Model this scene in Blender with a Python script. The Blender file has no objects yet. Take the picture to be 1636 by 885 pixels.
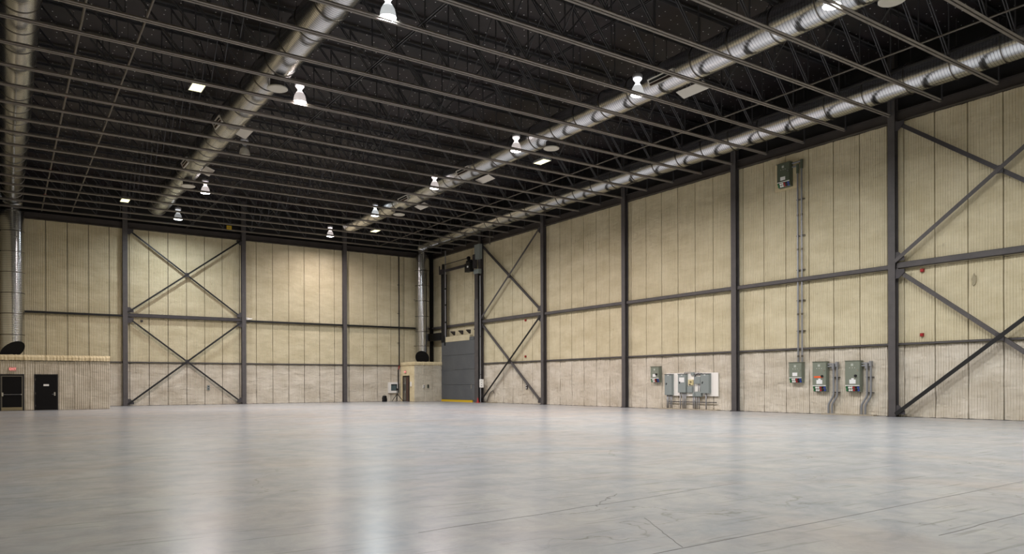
import bpy, bmesh, math, random
from mathutils import Vector, Matrix
random.seed(7)
sc = bpy.context.scene
C = sc.collection
PI = math.pi

# ------------------------------------------------------------------ camera
F, YAW, ROLL, SY = 1194.1684, 0.9745, -0.0035, 171.0263
CAM = Vector((-34.2524, -64.4462, 1.5922))
fw = Vector((math.cos(YAW), math.sin(YAW), 0.0))
rt = fw.cross(Vector((0, 0, 1))).normalized()
up = rt.cross(fw)
cr, sr = math.cos(ROLL), math.sin(ROLL)
rt, up = rt * cr + up * sr, up * cr - rt * sr
cd = bpy.data.cameras.new('camera')
cam = bpy.data.objects.new('camera', cd)
C.objects.link(cam)
m = Matrix((rt, up, -fw)).transposed().to_4x4()
m.translation = CAM
cam.matrix_world = m
cd.sensor_width = 36
cd.lens = F / 1636 * 36
cd.shift_y = SY / 1636
cd.clip_end = 300
sc.camera = cam

# ------------------------------------------------------------------ world, exposure
w = bpy.data.worlds.new('world')
sc.world = w
w.use_nodes = True
w.node_tree.nodes['Background'].inputs[0].default_value = (0.5, 0.5, 0.55, 1)
w.node_tree.nodes['Background'].inputs[1].default_value = 0.02
vs = sc.view_settings
vs.view_transform = 'Standard'
vs.look = 'None'
vs.gamma = 1
vs.use_curve_mapping = False
vs.exposure = -0.27
LAMP_W = 1500.0

# ------------------------------------------------------------------ materials
def lin(c):
    return tuple(((v / 255) / 12.92 if v / 255 <= 0.04045 else ((v / 255 + 0.055) / 1.055) ** 2.4) for v in c)

def mat(name, col, rough=0.6, metal=0.0, spec=0.5, srgb=True):
    m = bpy.data.materials.new(name)
    m.use_nodes = True
    b = m.node_tree.nodes['Principled BSDF']
    c = lin(col) if srgb else col
    b.inputs['Base Color'].default_value = (*c, 1)
    b.inputs['Roughness'].default_value = rough
    b.inputs['Metallic'].default_value = metal
    b.inputs['Specular IOR Level'].default_value = spec
    return m

def nt(m):
    return m.node_tree.nodes, m.node_tree.links, m.node_tree.nodes['Principled BSDF']

def mottled(name, a, b_, scale=1.5, rough=0.7, metal=0.0, bump=0.0, bscale=8.0, coord='Object', spec=0.5, detail=5, dist=0.02):
    m = mat(name, a, rough, metal, spec)
    N, L, b = nt(m)
    tc = N.new('ShaderNodeTexCoord')
    no = N.new('ShaderNodeTexNoise')
    no.inputs['Scale'].default_value = scale
    no.inputs['Detail'].default_value = detail
    no.inputs['Roughness'].default_value = 0.6
    L.new(tc.outputs[coord], no.inputs['Vector'])
    r = N.new('ShaderNodeValToRGB')
    r.color_ramp.elements[0].position = 0.35
    r.color_ramp.elements[1].position = 0.68
    r.color_ramp.elements[0].color = (*lin(a), 1)
    r.color_ramp.elements[1].color = (*lin(b_), 1)
    L.new(no.outputs['Fac'], r.inputs['Fac'])
    L.new(r.outputs['Color'], b.inputs['Base Color'])
    if bump:
        n2 = N.new('ShaderNodeTexNoise')
        n2.inputs['Scale'].default_value = bscale
        n2.inputs['Detail'].default_value = 4
        L.new(tc.outputs[coord], n2.inputs['Vector'])
        bp = N.new('ShaderNodeBump')
        bp.inputs['Strength'].default_value = bump
        bp.inputs['Distance'].default_value = dist
        L.new(n2.outputs['Fac'], bp.inputs['Height'])
        L.new(bp.outputs['Normal'], b.inputs['Normal'])
    return m

def foam_material(name, a, b_, dirt, bst=0.55, bz=1.6):
    """sprayed foam: cream, slightly blotchy, lumpy, with brownish dirt streaks; world position based"""
    m = mat(name, a, 0.85, 0, 0.25)
    N, L, b = nt(m)
    g = N.new('ShaderNodeNewGeometry')
    mp = N.new('ShaderNodeMapping')
    mp.inputs['Scale'].default_value = (0.55, 0.55, 1.3)
    L.new(g.outputs['Position'], mp.inputs['Vector'])
    n1 = N.new('ShaderNodeTexNoise'); n1.inputs['Scale'].default_value = 1.0; n1.inputs['Detail'].default_value = 7
    n1.inputs['Roughness'].default_value = 0.65
    L.new(mp.outputs[0], n1.inputs['Vector'])
    r = N.new('ShaderNodeValToRGB')
    r.color_ramp.elements[0].position = 0.36; r.color_ramp.elements[0].color = (*lin(b_), 1)
    r.color_ramp.elements[1].position = 0.66; r.color_ramp.elements[1].color = (*lin(a), 1)
    L.new(n1.outputs['Fac'], r.inputs['Fac'])
    n2 = N.new('ShaderNodeTexNoise'); n2.inputs['Scale'].default_value = 3.3; n2.inputs['Detail'].default_value = 8
    n2.inputs['Roughness'].default_value = 0.7
    L.new(g.outputs['Position'], n2.inputs['Vector'])
    r2 = N.new('ShaderNodeValToRGB')
    r2.color_ramp.elements[0].position = 0.62; r2.color_ramp.elements[0].color = (0, 0, 0, 1)
    r2.color_ramp.elements[1].position = 0.78; r2.color_ramp.elements[1].color = (1, 1, 1, 1)
    L.new(n2.outputs['Fac'], r2.inputs['Fac'])
    mx = N.new('ShaderNodeMix'); mx.data_type = 'RGBA'
    mx.inputs['B'].default_value = (*lin(dirt), 1)
    mul = N.new('ShaderNodeMath'); mul.operation = 'MULTIPLY'; mul.inputs[1].default_value = 0.6
    L.new(r2.outputs['Color'], mul.inputs[0])
    L.new(mul.outputs[0], mx.inputs['Factor'])
    L.new(r.outputs['Color'], mx.inputs['A'])
    L.new(mx.outputs['Result'], b.inputs['Base Color'])
    n3 = N.new('ShaderNodeTexNoise'); n3.inputs['Scale'].default_value = 2.0; n3.inputs['Detail'].default_value = 2.5
    n3.inputs['Distortion'].default_value = 0.4
    m3 = N.new('ShaderNodeMapping'); m3.inputs['Scale'].default_value = (0.6, 0.6, bz)
    L.new(g.outputs['Position'], m3.inputs['Vector']); L.new(m3.outputs[0], n3.inputs['Vector'])
    bp = N.new('ShaderNodeBump'); bp.inputs['Strength'].default_value = bst; bp.inputs['Distance'].default_value = 0.09
    L.new(n3.outputs['Fac'], bp.inputs['Height'])
    L.new(bp.outputs['Normal'], b.inputs['Normal'])
    return m

M = {}
M['foam'] = foam_material('foam_upper', (212, 202, 173), (196, 185, 154), (136, 122, 96), 0.6, 1.5)
M['foam_low'] = foam_material('foam_lower', (214, 206, 191), (194, 184, 166), (136, 124, 104), 0.9, 1.7)
M['foam_block'] = foam_material('foam_enclosure', (202, 195, 178), (182, 173, 155), (130, 120, 100), 0.8, 1.7)
M['foam_lip'] = foam_material('foam_lip', (226, 212, 176), (206, 190, 152), (164, 146, 104))
M['steel'] = mottled('primer_steel', (76, 72, 72), (87, 83, 82), 2.0, 0.55, 0.0, coord='Object')
M['steel_dark'] = mottled('dark_steel', (56, 53, 55), (66, 62, 64), 2.0, 0.5)
M['joist'] = mottled('joist_steel', (112, 107, 101), (128, 121, 113), 1.2, 0.5)
M['web'] = mottled('joist_web_steel', (56, 56, 59), (66, 65, 68), 1.5, 0.5)
M['eave'] = mottled('eave_steel', (54, 49, 47), (64, 58, 55), 1.2, 0.55)
M['tie'] = mat('tie_dark', (34, 33, 36), 0.5)
M['black'] = mat('black_paint_and_shade', (16, 16, 17), 0.5)  # also paints the shaded look of the X-brace members
M['void'] = mat('duct_inside', (9, 9, 9), 0.9)
M['deck'] = mottled('deck_insulation', (24, 22, 23), (40, 31, 33), 0.5, 0.6, 0, 0.3, 1.5)
M['upper'] = mottled('dark_upper_wall', (24, 23, 23), (32, 30, 30), 1.0, 0.8)
M['pin'] = mat('insulation_pin', (235, 235, 235), 0.4)
M['white'] = mat('white_board', (238, 235, 228), 0.6)
M['panel_grey'] = mat('panel_grey', (136, 144, 142), 0.45)
M['cabinet'] = mat('cabinet_green_grey', (122, 128, 114), 0.42)
M['cabinet_dark'] = mat('cabinet_dark_green', (84, 92, 76), 0.42)
M['conduit'] = mat('conduit_steel', (150, 152, 156), 0.4, 0.5)
M['chrome'] = mat('chrome', (215, 215, 215), 0.2, 1.0)
M['red'] = mat('red_paint', (136, 24, 20), 0.5)
M['cone_red'] = mat('cone_red', (168, 40, 38), 0.5)
M['orange'] = mat('orange_sticker', (235, 96, 40), 0.5)
M['yellow'] = mat('yellow_paint', (212, 176, 32), 0.55)
M['green_s'] = mat('green_socket', (28, 112, 62), 0.45)
M['white_s'] = mat('white_socket', (236, 236, 230), 0.45)
M['red_s'] = mat('red_socket', (168, 30, 34), 0.45)
M['black_s'] = mat('black_socket', (14, 14, 18), 0.45)
M['blue_s'] = mat('blue_socket', (48, 72, 160), 0.45)
M['paper'] = mat('paper_label', (228, 228, 226), 0.7)
M['door_black'] = mat('door_black', (7, 6, 7), 0.6, 0, .2)
M['frame_grey'] = mat('door_frame_grey', (92, 88, 78), 0.5)
M['kick'] = mat('kick_plate', (150, 140, 112), 0.35, 0.6)
M['door_blue'] = mottled('door_grey_blue', (84, 87, 90), (92, 95, 97), 0.8, 0.5)
M['sprinkler'] = mat('pipe_offwhite', (104, 98, 89), 0.45)
M['concrete'] = mottled('curb_concrete', (170, 160, 140), (150, 140, 122), 3, 0.8)
M['glass_d'] = mat('vision_panel_glass', (92, 110, 112), 0.08, 0.0, 0.8)
M['plate'] = mat('deflector_plate', (205, 200, 190), 0.5)
M['disc'] = mat('diffuser_disc', (200, 196, 184), 0.5)
M['brown_reveal'] = mat('door_reveal', (88, 66, 56), 0.7)
M['alu'] = mat('lamp_aluminium', (200, 200, 205), 0.35, 0.5)

def duct_mat(name, col, rough, k=1.0):
    m = mat(name, col, rough, 1.0)
    N, L, b = nt(m)
    tc = N.new('ShaderNodeTexCoord')
    wv = N.new('ShaderNodeTexWave'); wv.wave_type = 'BANDS'; wv.bands_direction = 'Z'; wv.wave_profile = 'SIN'
    wv.inputs['Scale'].default_value = 2.55
    wv.inputs['Distortion'].default_value = 0.0
    L.new(tc.outputs['Object'], wv.inputs['Vector'])
    pw = N.new('ShaderNodeMath'); pw.operation = 'POWER'; pw.inputs[1].default_value = 10
    L.new(wv.outputs['Fac'], pw.inputs[0])
    mx = N.new('ShaderNodeMix'); mx.data_type = 'RGBA'
    mx.inputs['A'].default_value = (*lin(col), 1); mx.inputs['B'].default_value = (*[v * 0.45 for v in lin(col)], 1)
    L.new(pw.outputs[0], mx.inputs['Factor']); L.new(mx.outputs['Result'], b.inputs['Base Color'])
    no = N.new('ShaderNodeTexNoise'); no.inputs['Scale'].default_value = 1.4; no.inputs['Detail'].default_value = 3
    L.new(tc.outputs['Object'], no.inputs['Vector'])
    ad = N.new('ShaderNodeMath'); ad.operation = 'MULTIPLY_ADD'; ad.inputs[1].default_value = 0.25
    L.new(pw.outputs[0], ad.inputs[0]); L.new(no.outputs['Fac'], ad.inputs[2])
    bp = N.new('ShaderNodeBump'); bp.inputs['Strength'].default_value = 0.35; bp.inputs['Distance'].default_value = 0.02
    L.new(ad.outputs[0], bp.inputs['Height']); L.new(bp.outputs['Normal'], b.inputs['Normal'])
    return m
M['duct'] = duct_mat('galvanised_duct', (212, 214, 216), 0.2)
M['duct_ring'] = mat('duct_ring', (120, 116, 110), 0.35, 1.0)

def emit(name, col, s):
    m = bpy.data.materials.new(name); m.use_nodes = True
    N, L, b = nt(m)
    b.inputs['Base Color'].default_value = (0.8, 0.8, 0.8, 1)
    b.inputs['Emission Color'].default_value = (*col, 1)
    b.inputs['Emission Strength'].default_value = s
    return m

def floor_material():
    m = mat('polished_concrete', (168, 166, 160), 0.3, 0, 0.33)
    N, L, b = nt(m)
    g = N.new('ShaderNodeNewGeometry')
    def noise(scale, det=6, rough=0.6, dist=0.0, sc3=(1, 1, 1), rot=0.0):
        mp = N.new('ShaderNodeMapping'); mp.inputs['Scale'].default_value = sc3; mp.inputs['Rotation'].default_value = (0, 0, rot)
        L.new(g.outputs['Position'], mp.inputs['Vector'])
        n = N.new('ShaderNodeTexNoise'); n.inputs['Scale'].default_value = scale; n.inputs['Detail'].default_value = det
        n.inputs['Roughness'].default_value = rough; n.inputs['Distortion'].default_value = dist
        L.new(mp.outputs[0], n.inputs['Vector'])
        return n.outputs['Fac']
    def ramp(fac, stops):
        r = N.new('ShaderNodeValToRGB'); e = r.color_ramp.elements
        e[0].position, e[1].position = stops[0][0], stops[-1][0]
        e[0].color, e[1].color = stops[0][1], stops[-1][1]
        for p, c in stops[1:-1]:
            x = e.new(p); x.color = c
        L.new(fac, r.inputs['Fac'])
        return r.outputs['Color']
    def mix(f, a, c, mode='MIX'):
        x = N.new('ShaderNodeMix'); x.data_type = 'RGBA'; x.blend_type = mode
        if isinstance(f, float): x.inputs['Factor'].default_value = f
        else: L.new(f, x.inputs['Factor'])
        for s, v in (('A', a), ('B', c)):
            if isinstance(v, tuple): x.inputs[s].default_value = v
            else: L.new(v, x.inputs[s])
        return x.outputs['Result']
    base = ramp(noise(0.45, 9, 0.66, 0.8), [(0.3, (*lin((158, 163, 168)), 1)), (0.5, (*lin((172, 174, 175)), 1)), (0.7, (*lin((184, 184, 180)), 1))])
    warm = ramp(noise(0.22, 5, 0.6, 0.6, (1, 1, 1), 0.8), [(0.48, (0, 0, 0, 1)), (0.72, (1, 1, 1, 1))])
    wm = N.new('ShaderNodeMath'); wm.operation = 'MULTIPLY'; wm.inputs[1].default_value = 0.4; L.new(warm, wm.inputs[0])
    c = mix(wm.outputs[0], base, (*lin((180, 162, 148)), 1))
    blot = ramp(noise(1.7, 8, 0.72, 0.5), [(0.3, (0.76, 0.77, 0.80, 1)), (0.6, (1, 1, 1, 1))])
    c = mix(1.0, c, blot, 'MULTIPLY')
    # scuffs: long thin dark streaks in two directions
    for rot, th in ((0.35, 0.66), (1.95, 0.68), (1.2, 0.67)):
        s = ramp(noise(1.0, 3, 0.5, 0.5, (0.5, 9.0, 1), rot), [(th - 0.02, (0, 0, 0, 1)), (th + 0.03, (1, 1, 1, 1))])
        k = N.new('ShaderNodeMath'); k.operation = 'MULTIPLY'; k.inputs[1].default_value = 0.38; L.new(s, k.inputs[0])
        c = mix(k.outputs[0], c, (*lin((112, 110, 108)), 1))
    # hairline cracks
    mp = N.new('ShaderNodeMapping'); mp.inputs['Scale'].default_value = (0.16, 0.16, 1)
    nd = N.new('ShaderNodeTexNoise'); nd.inputs['Scale'].default_value = 0.8; nd.inputs['Detail'].default_value = 6
    L.new(g.outputs['Position'], nd.inputs['Vector'])
    va = N.new('ShaderNodeVectorMath'); va.operation = 'MULTIPLY_ADD'; va.inputs[1].default_value = (3, 3, 0)
    L.new(nd.outputs['Color'], va.inputs[0]); L.new(g.outputs['Position'], va.inputs[2])
    L.new(va.outputs[0], mp.inputs['Vector'])
    vo = N.new('ShaderNodeTexVoronoi'); vo.feature = 'DISTANCE_TO_EDGE'; vo.inputs['Scale'].default_value = 1.0
    L.new(mp.outputs[0], vo.inputs['Vector'])
    cr_ = ramp(vo.outputs['Distance'], [(0.0, (1, 1, 1, 1)), (0.0035, (0, 0, 0, 1))])
    br = ramp(noise(0.3, 2), [(0.5, (0, 0, 0, 1)), (0.6, (0.5, 0.5, 0.5, 1))])
    ck = N.new('ShaderNodeMath'); ck.operation = 'MULTIPLY'; L.new(cr_, ck.inputs[0]); L.new(br, ck.inputs[1])
    c = mix(ck.outputs[0], c, (*lin((96, 90, 84)), 1))
    L.new(c, b.inputs['Base Color'])
    b.inputs['Roughness'].default_value = 0.26
    return m
M['floor'] = floor_material()
M['joint'] = mat('floor_joint', (84, 82, 80), 0.7)

# ------------------------------------------------------------------ mesh helpers
class MB:
    def __init__(s): s.v = []; s.f = []; s.smooth = False
    def box(s, x0, y0, z0, x1, y1, z1):
        x0, x1 = min(x0, x1), max(x0, x1); y0, y1 = min(y0, y1), max(y0, y1); z0, z1 = min(z0, z1), max(z0, z1)
        n = len(s.v)
        s.v += [(x0, y0, z0), (x1, y0, z0), (x1, y1, z0), (x0, y1, z0), (x0, y0, z1), (x1, y0, z1), (x1, y1, z1), (x0, y1, z1)]
        s.f += [tuple(n + i for i in q) for q in ((3, 2, 1, 0), (4, 5, 6, 7), (0, 1, 5, 4), (1, 2, 6, 5), (2, 3, 7, 6), (3, 0, 4, 7))]
        return s
    def bar(s, a, b, wx, wy, ref=(0, 0, 1)):
        """rectangular bar from a to b; wy thickness along ref direction, wx across"""
        a, b = Vector(a), Vector(b); d = (b - a).normalized(); r = Vector(ref)
        u = d.cross(r)
        if u.length < 1e-6: u = d.cross(Vector((1, 0, 0)))
        u.normalize(); v = u.cross(d).normalized()
        n = len(s.v)
        for p in (a, b):
            for i, j in ((-1, -1), (1, -1), (1, 1), (-1, 1)):
                s.v.append(tuple(p + u * (i * wx / 2) + v * (j * wy / 2)))
        s.f += [(n + 3, n + 2, n + 1, n), (n + 4, n + 5, n + 6, n + 7)] + [(n + i, n + (i + 1) % 4, n + 4 + (i + 1) % 4, n + 4 + i) for i in range(4)]
        return s
    def prism(s, pts, a, b, axis=0):
        """extrude polygon (list of 2-tuples) between a and b along axis; 2D coords are the other two axes in order"""
        n = len(s.v); k = len(pts)
        for c in (a, b):
            for p in pts:
                q = [0, 0, 0]; o = [i for i in range(3) if i != axis]
                q[axis] = c; q[o[0]], q[o[1]] = p; s.v.append(tuple(q))
        s.f += [tuple(n + i for i in range(k))[::-1], tuple(n + k + i for i in range(k))]
        s.f += [(n + i, n + (i + 1) % k, n + k + (i + 1) % k, n + k + i) for i in range(k)]
        return s
    def tube(s, path, r, seg=10, caps=True):
        path = [Vector(p) for p in path]; rings = []
        rs = r if isinstance(r, (list, tuple)) else [r] * len(path)
        prev = None
        for i, p in enumerate(path):
            if i == 0: d = path[1] - p
            elif i == len(path) - 1: d = p - path[-2]
            else: d = (path[i + 1] - p).normalized() + (p - path[i - 1]).normalized()
            d.normalize()
            if prev is None:
                u = d.cross(Vector((0, 0, 1)))
                if u.length < 1e-3: u = d.cross(Vector((1, 0, 0)))
            else: u = prev - d * prev.dot(d)
            u.normalize(); prev = u; v = d.cross(u)
            n = len(s.v)
            for k in range(seg):
                t = 2 * PI * k / seg
                s.v.append(tuple(p + (u * math.cos(t) + v * math.sin(t)) * rs[i]))
            rings.append(n)
        for a, b in zip(rings, rings[1:]):
            s.f += [(a + k, a + (k + 1) % seg, b + (k + 1) % seg, b + k) for k in range(seg)]
        if caps:
            s.f += [tuple(rings[0] + k for k in range(seg))[::-1], tuple(rings[-1] + k for k in range(seg))]
        return s
    def lathe(s, prof, c=(0, 0, 0), seg=20):
        n0 = len(s.v)
        for r, z in prof:
            for k in range(seg):
                t = 2 * PI * k / seg
                s.v.append((c[0] + r * math.cos(t), c[1] + r * math.sin(t), c[2] + z))
        for i in range(len(prof) - 1):
            a, b = n0 + i * seg, n0 + (i + 1) * seg
            s.f += [(a + k, a + (k + 1) % seg, b + (k + 1) % seg, b + k) for k in range(seg)]
        s.f += [tuple(n0 + k for k in range(seg))[::-1], tuple(n0 + (len(prof) - 1) * seg + k for k in range(seg))]
        return s
    def mesh(s, name, material, smooth=False):
        me = bpy.data.meshes.new(name)
        me.from_pydata(s.v, [], s.f); me.update()
        if material: me.materials.append(material)
        if smooth:
            bm = bmesh.new(); bm.from_mesh(me)
            for f in bm.faces: f.smooth = len(f.verts) <= 4
            for e in bm.edges:
                if len(e.link_faces) == 2 and e.calc_face_angle(0) > 0.7: e.smooth = False
            bm.to_mesh(me); bm.free()
        return me
    def build(s, name, material, parent=None, smooth=False):
        return put(name, s.mesh(name, material, smooth), parent)

def put(name, me, parent=None, loc=None, rot=None, matrix=None):
    o = bpy.data.objects.new(name, me); C.objects.link(o)
    if parent is not None: o.parent = parent
    if loc is not None: o.location = loc
    if rot is not None: o.rotation_euler = rot
    if matrix is not None: o.matrix_local = matrix
    return o

def tag(o, label=None, cat=None, group=None, kind=None):
    if label: o['label'] = label
    if cat: o['category'] = cat
    if group: o['group'] = group
    if kind: o['kind'] = kind
    return o

def thing(name, label, cat, loc=(0, 0, 0), rz=0.0, group=None):
    o = bpy.data.objects.new(name, None); C.objects.link(o)
    o.empty_display_size = 0.2
    o.location = loc; o.rotation_euler = (0, 0, rz)
    return tag(o, label, cat, group)

def kids():
    d = {}
    for o in bpy.data.objects:
        if o.parent: d.setdefault(o.parent.name, []).append(o)
    return d

def tree(o, kd):
    return [(c, tree(c, kd)) for c in kd.get(o.name, [])]

def dup(root, tr, loc=None, rz=None, label=None, group=None):
    r = root.copy(); C.objects.link(r)
    if loc is not None: r.location = loc
    if rz is not None: r.rotation_euler = (0, 0, rz)
    if label: r['label'] = label
    if group: r['group'] = group
    def rec(par, lst):
        for c, sub in lst:
            d = c.copy(); C.objects.link(d); d.parent = par; rec(d, sub)
    rec(r, tr)
    return r

# ------------------------------------------------------------------ dimensions
B, BL, OFF = 9.144, 8.9056, 0.18
JS = 2.286
WX = 0.42               # wall face of right wall (x) and of back wall (y)
EAVE = 13.76
TOP = 17.0
XL, YF = -35.75, -73.3   # left and front limits of the hall
G1, G2 = 3.34, 6.91      # undersides of girts

def S(o): o['kind'] = 'structure'; return o

# ------------------------------------------------------------------ shell
floor = S(MB().box(XL - .4, YF - .4, -0.3, WX + .6, WX + .6, 0).build('floor', M['floor']))
ceil = S(MB().box(XL - .4, YF - .4, TOP, WX + .6, WX + .6, TOP + .25).build('ceiling', M['deck']))
wall_back = S(MB().box(XL - .4, WX + .06, 0, WX + .6, WX + .4, TOP).build('wall_back', M['upper']))
wall_right = S(MB().box(WX + .06, YF - .4, 0, WX + .4, WX + .06, TOP).build('wall_right', M['upper']))
wall_left = S(MB().box(XL - .4, YF, 0, XL, WX + .06, EAVE).build('wall_left', M['foam']))
wall_front = S(MB().box(XL, YF - .4, 0, WX + .06, YF, EAVE).build('wall_front', M['foam']))
MB().box(XL - .4, YF, EAVE, XL, WX + .06, TOP).build('upper_wall_band', M['upper'], wall_left)
MB().box(XL, YF - .4, EAVE, WX + .06, YF, TOP).build('upper_wall_band', M['upper'], wall_front)

# insulation pins dotted over the dark deck
pv, pf = [], []
y = -0.4
while y > -62:
    x = XL + 0.3
    while x < WX:
        px, py = x + random.uniform(-.14, .14), y + random.uniform(-.14, .14)
        r_ = 0.021
        n = len(pv)
        pv += [(px - r_, py - r_, TOP - .012), (px + r_, py - r_, TOP - .012), (px + r_, py + r_, TOP - .012), (px - r_, py + r_, TOP - .012)]
        pf.append((n + 3, n + 2, n + 1, n))
        x += 0.6
    y -= 0.52
pm = bpy.data.meshes.new('insulation_pin'); pm.from_pydata(pv, [], pf); pm.materials.append(M['pin'])
pins = put('insulation_pin', pm, ceil); pins['kind'] = 'stuff'

# control joints / cracks in the floor, thin dark lines laid into the slab
def floor_line(pts, wd):
    mb = MB()
    for k in range(len(pts) - 1):
        a, b = Vector((*pts[k], 0.0005)), Vector((*pts[k + 1], 0.0005))
        mb.bar(a, b, wd, 0.002)
    return mb
def wobble(a, b, n, amp):
    out = []
    for i in range(n + 1):
        t = i / n
        out.append((a[0] + (b[0] - a[0]) * t + random.uniform(-amp, amp), a[1] + (b[1] - a[1]) * t + random.uniform(-amp, amp)))
    return out
for a, b, wd, am in [((-30.6, -59.46), (-19.5, -59.08), .012, .012), ((-30.6, -57.25), (-24.6, -56.6), .012, .03), ((-26.2, -60.5), (-23.4, -60.4), .012, .012),
                     ((-27.98, -58.0), (-28.8, -59.35), .008, .01), ((-26.9, -56.3), (-27.9, -57.0), .012, .05)]:
    floor_line(wobble(a, b, 14, am), wd).build('control_joint', M['joint'], floor)

# ------------------------------------------------------------------ foam panels
def panel_mesh(width, height, seed, ribs=12, material=None, lump=0.012, rows=None):
    """ribbed foam panel in the local x-z plane, front facing -y, from (0,0)"""
    rnd = random.Random(seed)
    if rows is None: rows = max(3, int(height / 0.75))
    prof = []
    pitch = (width - 0.044) / ribs
    for i in range(ribs):
        x0 = 0.022 + i * pitch
        prof += [(x0, 0.0), (x0 + pitch * .38, 0.0), (x0 + pitch * .5, -0.021), (x0 + pitch * .88, -0.021)]
    prof.append((width - .022, 0.0))
    v, f = [], []
    ph = [rnd.uniform(0, 6.28) for _ in range(6)]
    for j in range(rows + 1):
        z = height * j / rows
        for (x, d) in prof:
            l = lump * (math.sin(z * 4.1 + ph[0] + 0.8 * math.sin(x * 2.3 + ph[1])) + .6 * math.sin(x * 5.1 + z * 2.0 + ph[2]) + rnd.uniform(-.35, .35))
            zz = z
            if j in (0, rows): zz = z + (0.006 * math.sin(x * 9 + ph[3])) * (1 if j == 0 else -1)
            v.append((x, -0.03 + d - l, zz))
    n = len(prof)
    for j in range(rows):
        for i in range(n - 1):
            a = j * n + i
            f.append((a, a + 1, a + n + 1, a + n))
    # edges folded back to the wall
    base = len(v)
    for j in range(rows + 1):
        v.append((0.016, 0.05, height * j / rows)); v.append((width - .016, 0.05, height * j / rows))
    for j in range(rows):
        f.append((base + 2 * j, j * n, (j + 1) * n, base + 2 * j + 2))
        f.append((j * n + n - 1, base + 2 * j + 1, base + 2 * j + 3, (j + 1) * n + n - 1))
    # top and bottom lips
    f.append(tuple([base] + list(range(n))[:: 1] + [base + 1])[::-1])
    f.append(tuple([base + 2 * rows] + [rows * n + i for i in range(n)] + [base + 2 * rows + 1]))
    me = bpy.data.meshes.new('foam_panel'); me.from_pydata(v, [], f); me.update()
    me.materials.append(material)
    return me

PW_R = (B - 0.78) / 6      # 1.394
PW_B = 1.3835
tiers = [(0.02, G1 - .04, 'foam_low', 0.022), (G1 - .02, G2 - .06, 'foam', 0.012), (G2 - .04, EAVE - .01, 'foam', 0.008)]
variants = {}
def panels(parent, length_axis, start, width, tier, seed, ribs=12):
    z0, z1, mk, lump = tiers[tier]
    key = (round(width, 3), tier, seed % 4, ribs)
    if key not in variants:
        variants[key] = panel_mesh(width, z1 - z0, hash(key) & 0xffff if False else seed % 4 + tier * 10, ribs, M[mk], lump)
    if length_axis == 'x':      # back wall, panel faces -y
        return put('foam_panel', variants[key], parent, (start, WX, z0))
    # right wall, panel faces -x : rotate so that local -y -> -x ; local x -> -y
    return put('foam_panel', variants[key], parent, (WX, start, z0), (0, 0, -PI / 2))
cnt = 0
for t in range(3):
    for k in range(0, 7):
        yc = -B * k + OFF
        ws = yc - 0.39
        for i in range(6):
            cnt += 1
            panels(wall_right, 'y', ws - i * PW_R, PW_R, t, cnt * 7 + t)
        cnt += 1
        panels(wall_right, 'y', yc - B + 0.39, 0.78, t, cnt, 7)
    panels(wall_right, 'y', 0.5, 0.72, t, cnt, 7)
    x = -17.9 - 13 * PW_B
    i = 0
    while x < 0.3:
        cnt += 1
        w_ = min(PW_B, 0.44 - x)
        panels(wall_back, 'x', x, w_, t, cnt * 5 + t, 12 if w_ > 1 else 5)
        x += PW_B

# ------------------------------------------------------------------ steel columns
def column_mesh(h, w=.34, d=.30, t=.022):
    """H column, front flange at local y=0 facing -y, depth to +y"""
    mb = MB()
    mb.box(-w / 2, 0, .02, w / 2, t, h)
    mb.box(-w / 2, d - t, .02, w / 2, d, h)
    mb.box(-.008, t, .02, .008, d - t, h)
    return mb.mesh('shaft', M['steel'])
col_me = column_mesh(TOP - .02)
base_me = MB().box(-.24, -.06, 0, .24, .36, .025).box(-.2, -.04, .025, -.17, -.01, .06).box(.17, -.04, .025, .2, -.01, .06).mesh('base_plate', M['steel_dark'])
RN = ['corner', 'first', 'second', 'third', 'fourth', 'fifth', 'sixth', 'seventh']
col_lab_r = {1: 'dark steel column at the right side of the tall grey lift door',
             2: 'dark steel column right of the far cross-braced bay on the long right wall',
             3: 'dark steel column left of the bay holding the white electrical backboard',
             4: 'dark steel column just right of the white electrical backboard',
             5: 'largest dark steel column, between the cam-lock cabinets and the near braced bay',
             6: 'dark steel column outside the right picture edge, ending the near braced bay',
             7: 'dark steel column beside the camera on the long right wall'}
for k in range(1, 8):
    t = thing('steel_column', col_lab_r[k], 'column', (0, -B * k + OFF, 0), -PI / 2)
    put('shaft', col_me, t); put('base_plate', base_me, t)
col_lab_b = {1: 'dark steel column on the back wall nearest the standpipe, right of the pink-lit panels',
             2: 'dark steel column at the right side of the cross-braced bay on the back wall',
             3: 'dark steel column at the left side of the cross-braced bay on the back wall'}
for k in range(1, 4):
    t = thing('steel_column', col_lab_b[k], 'column', (-BL * k + OFF, 0, 0))
    put('shaft', col_me, t); put('base_plate', base_me, t)
t = thing('steel_column', 'black-looking steel column in the far corner behind the tall shiny duct', 'column', (0.14, 0.0, 0))
put('shaft', MB().box(-.13, 0, .02, .13, .022, TOP - .02).box(-.13, .26, .02, .13, .28, TOP - .02).box(-.008, .02, .02, .008, .26, TOP - .02).mesh('shaft', M['black']), t)
put('base_plate', base_me, t)

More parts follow.
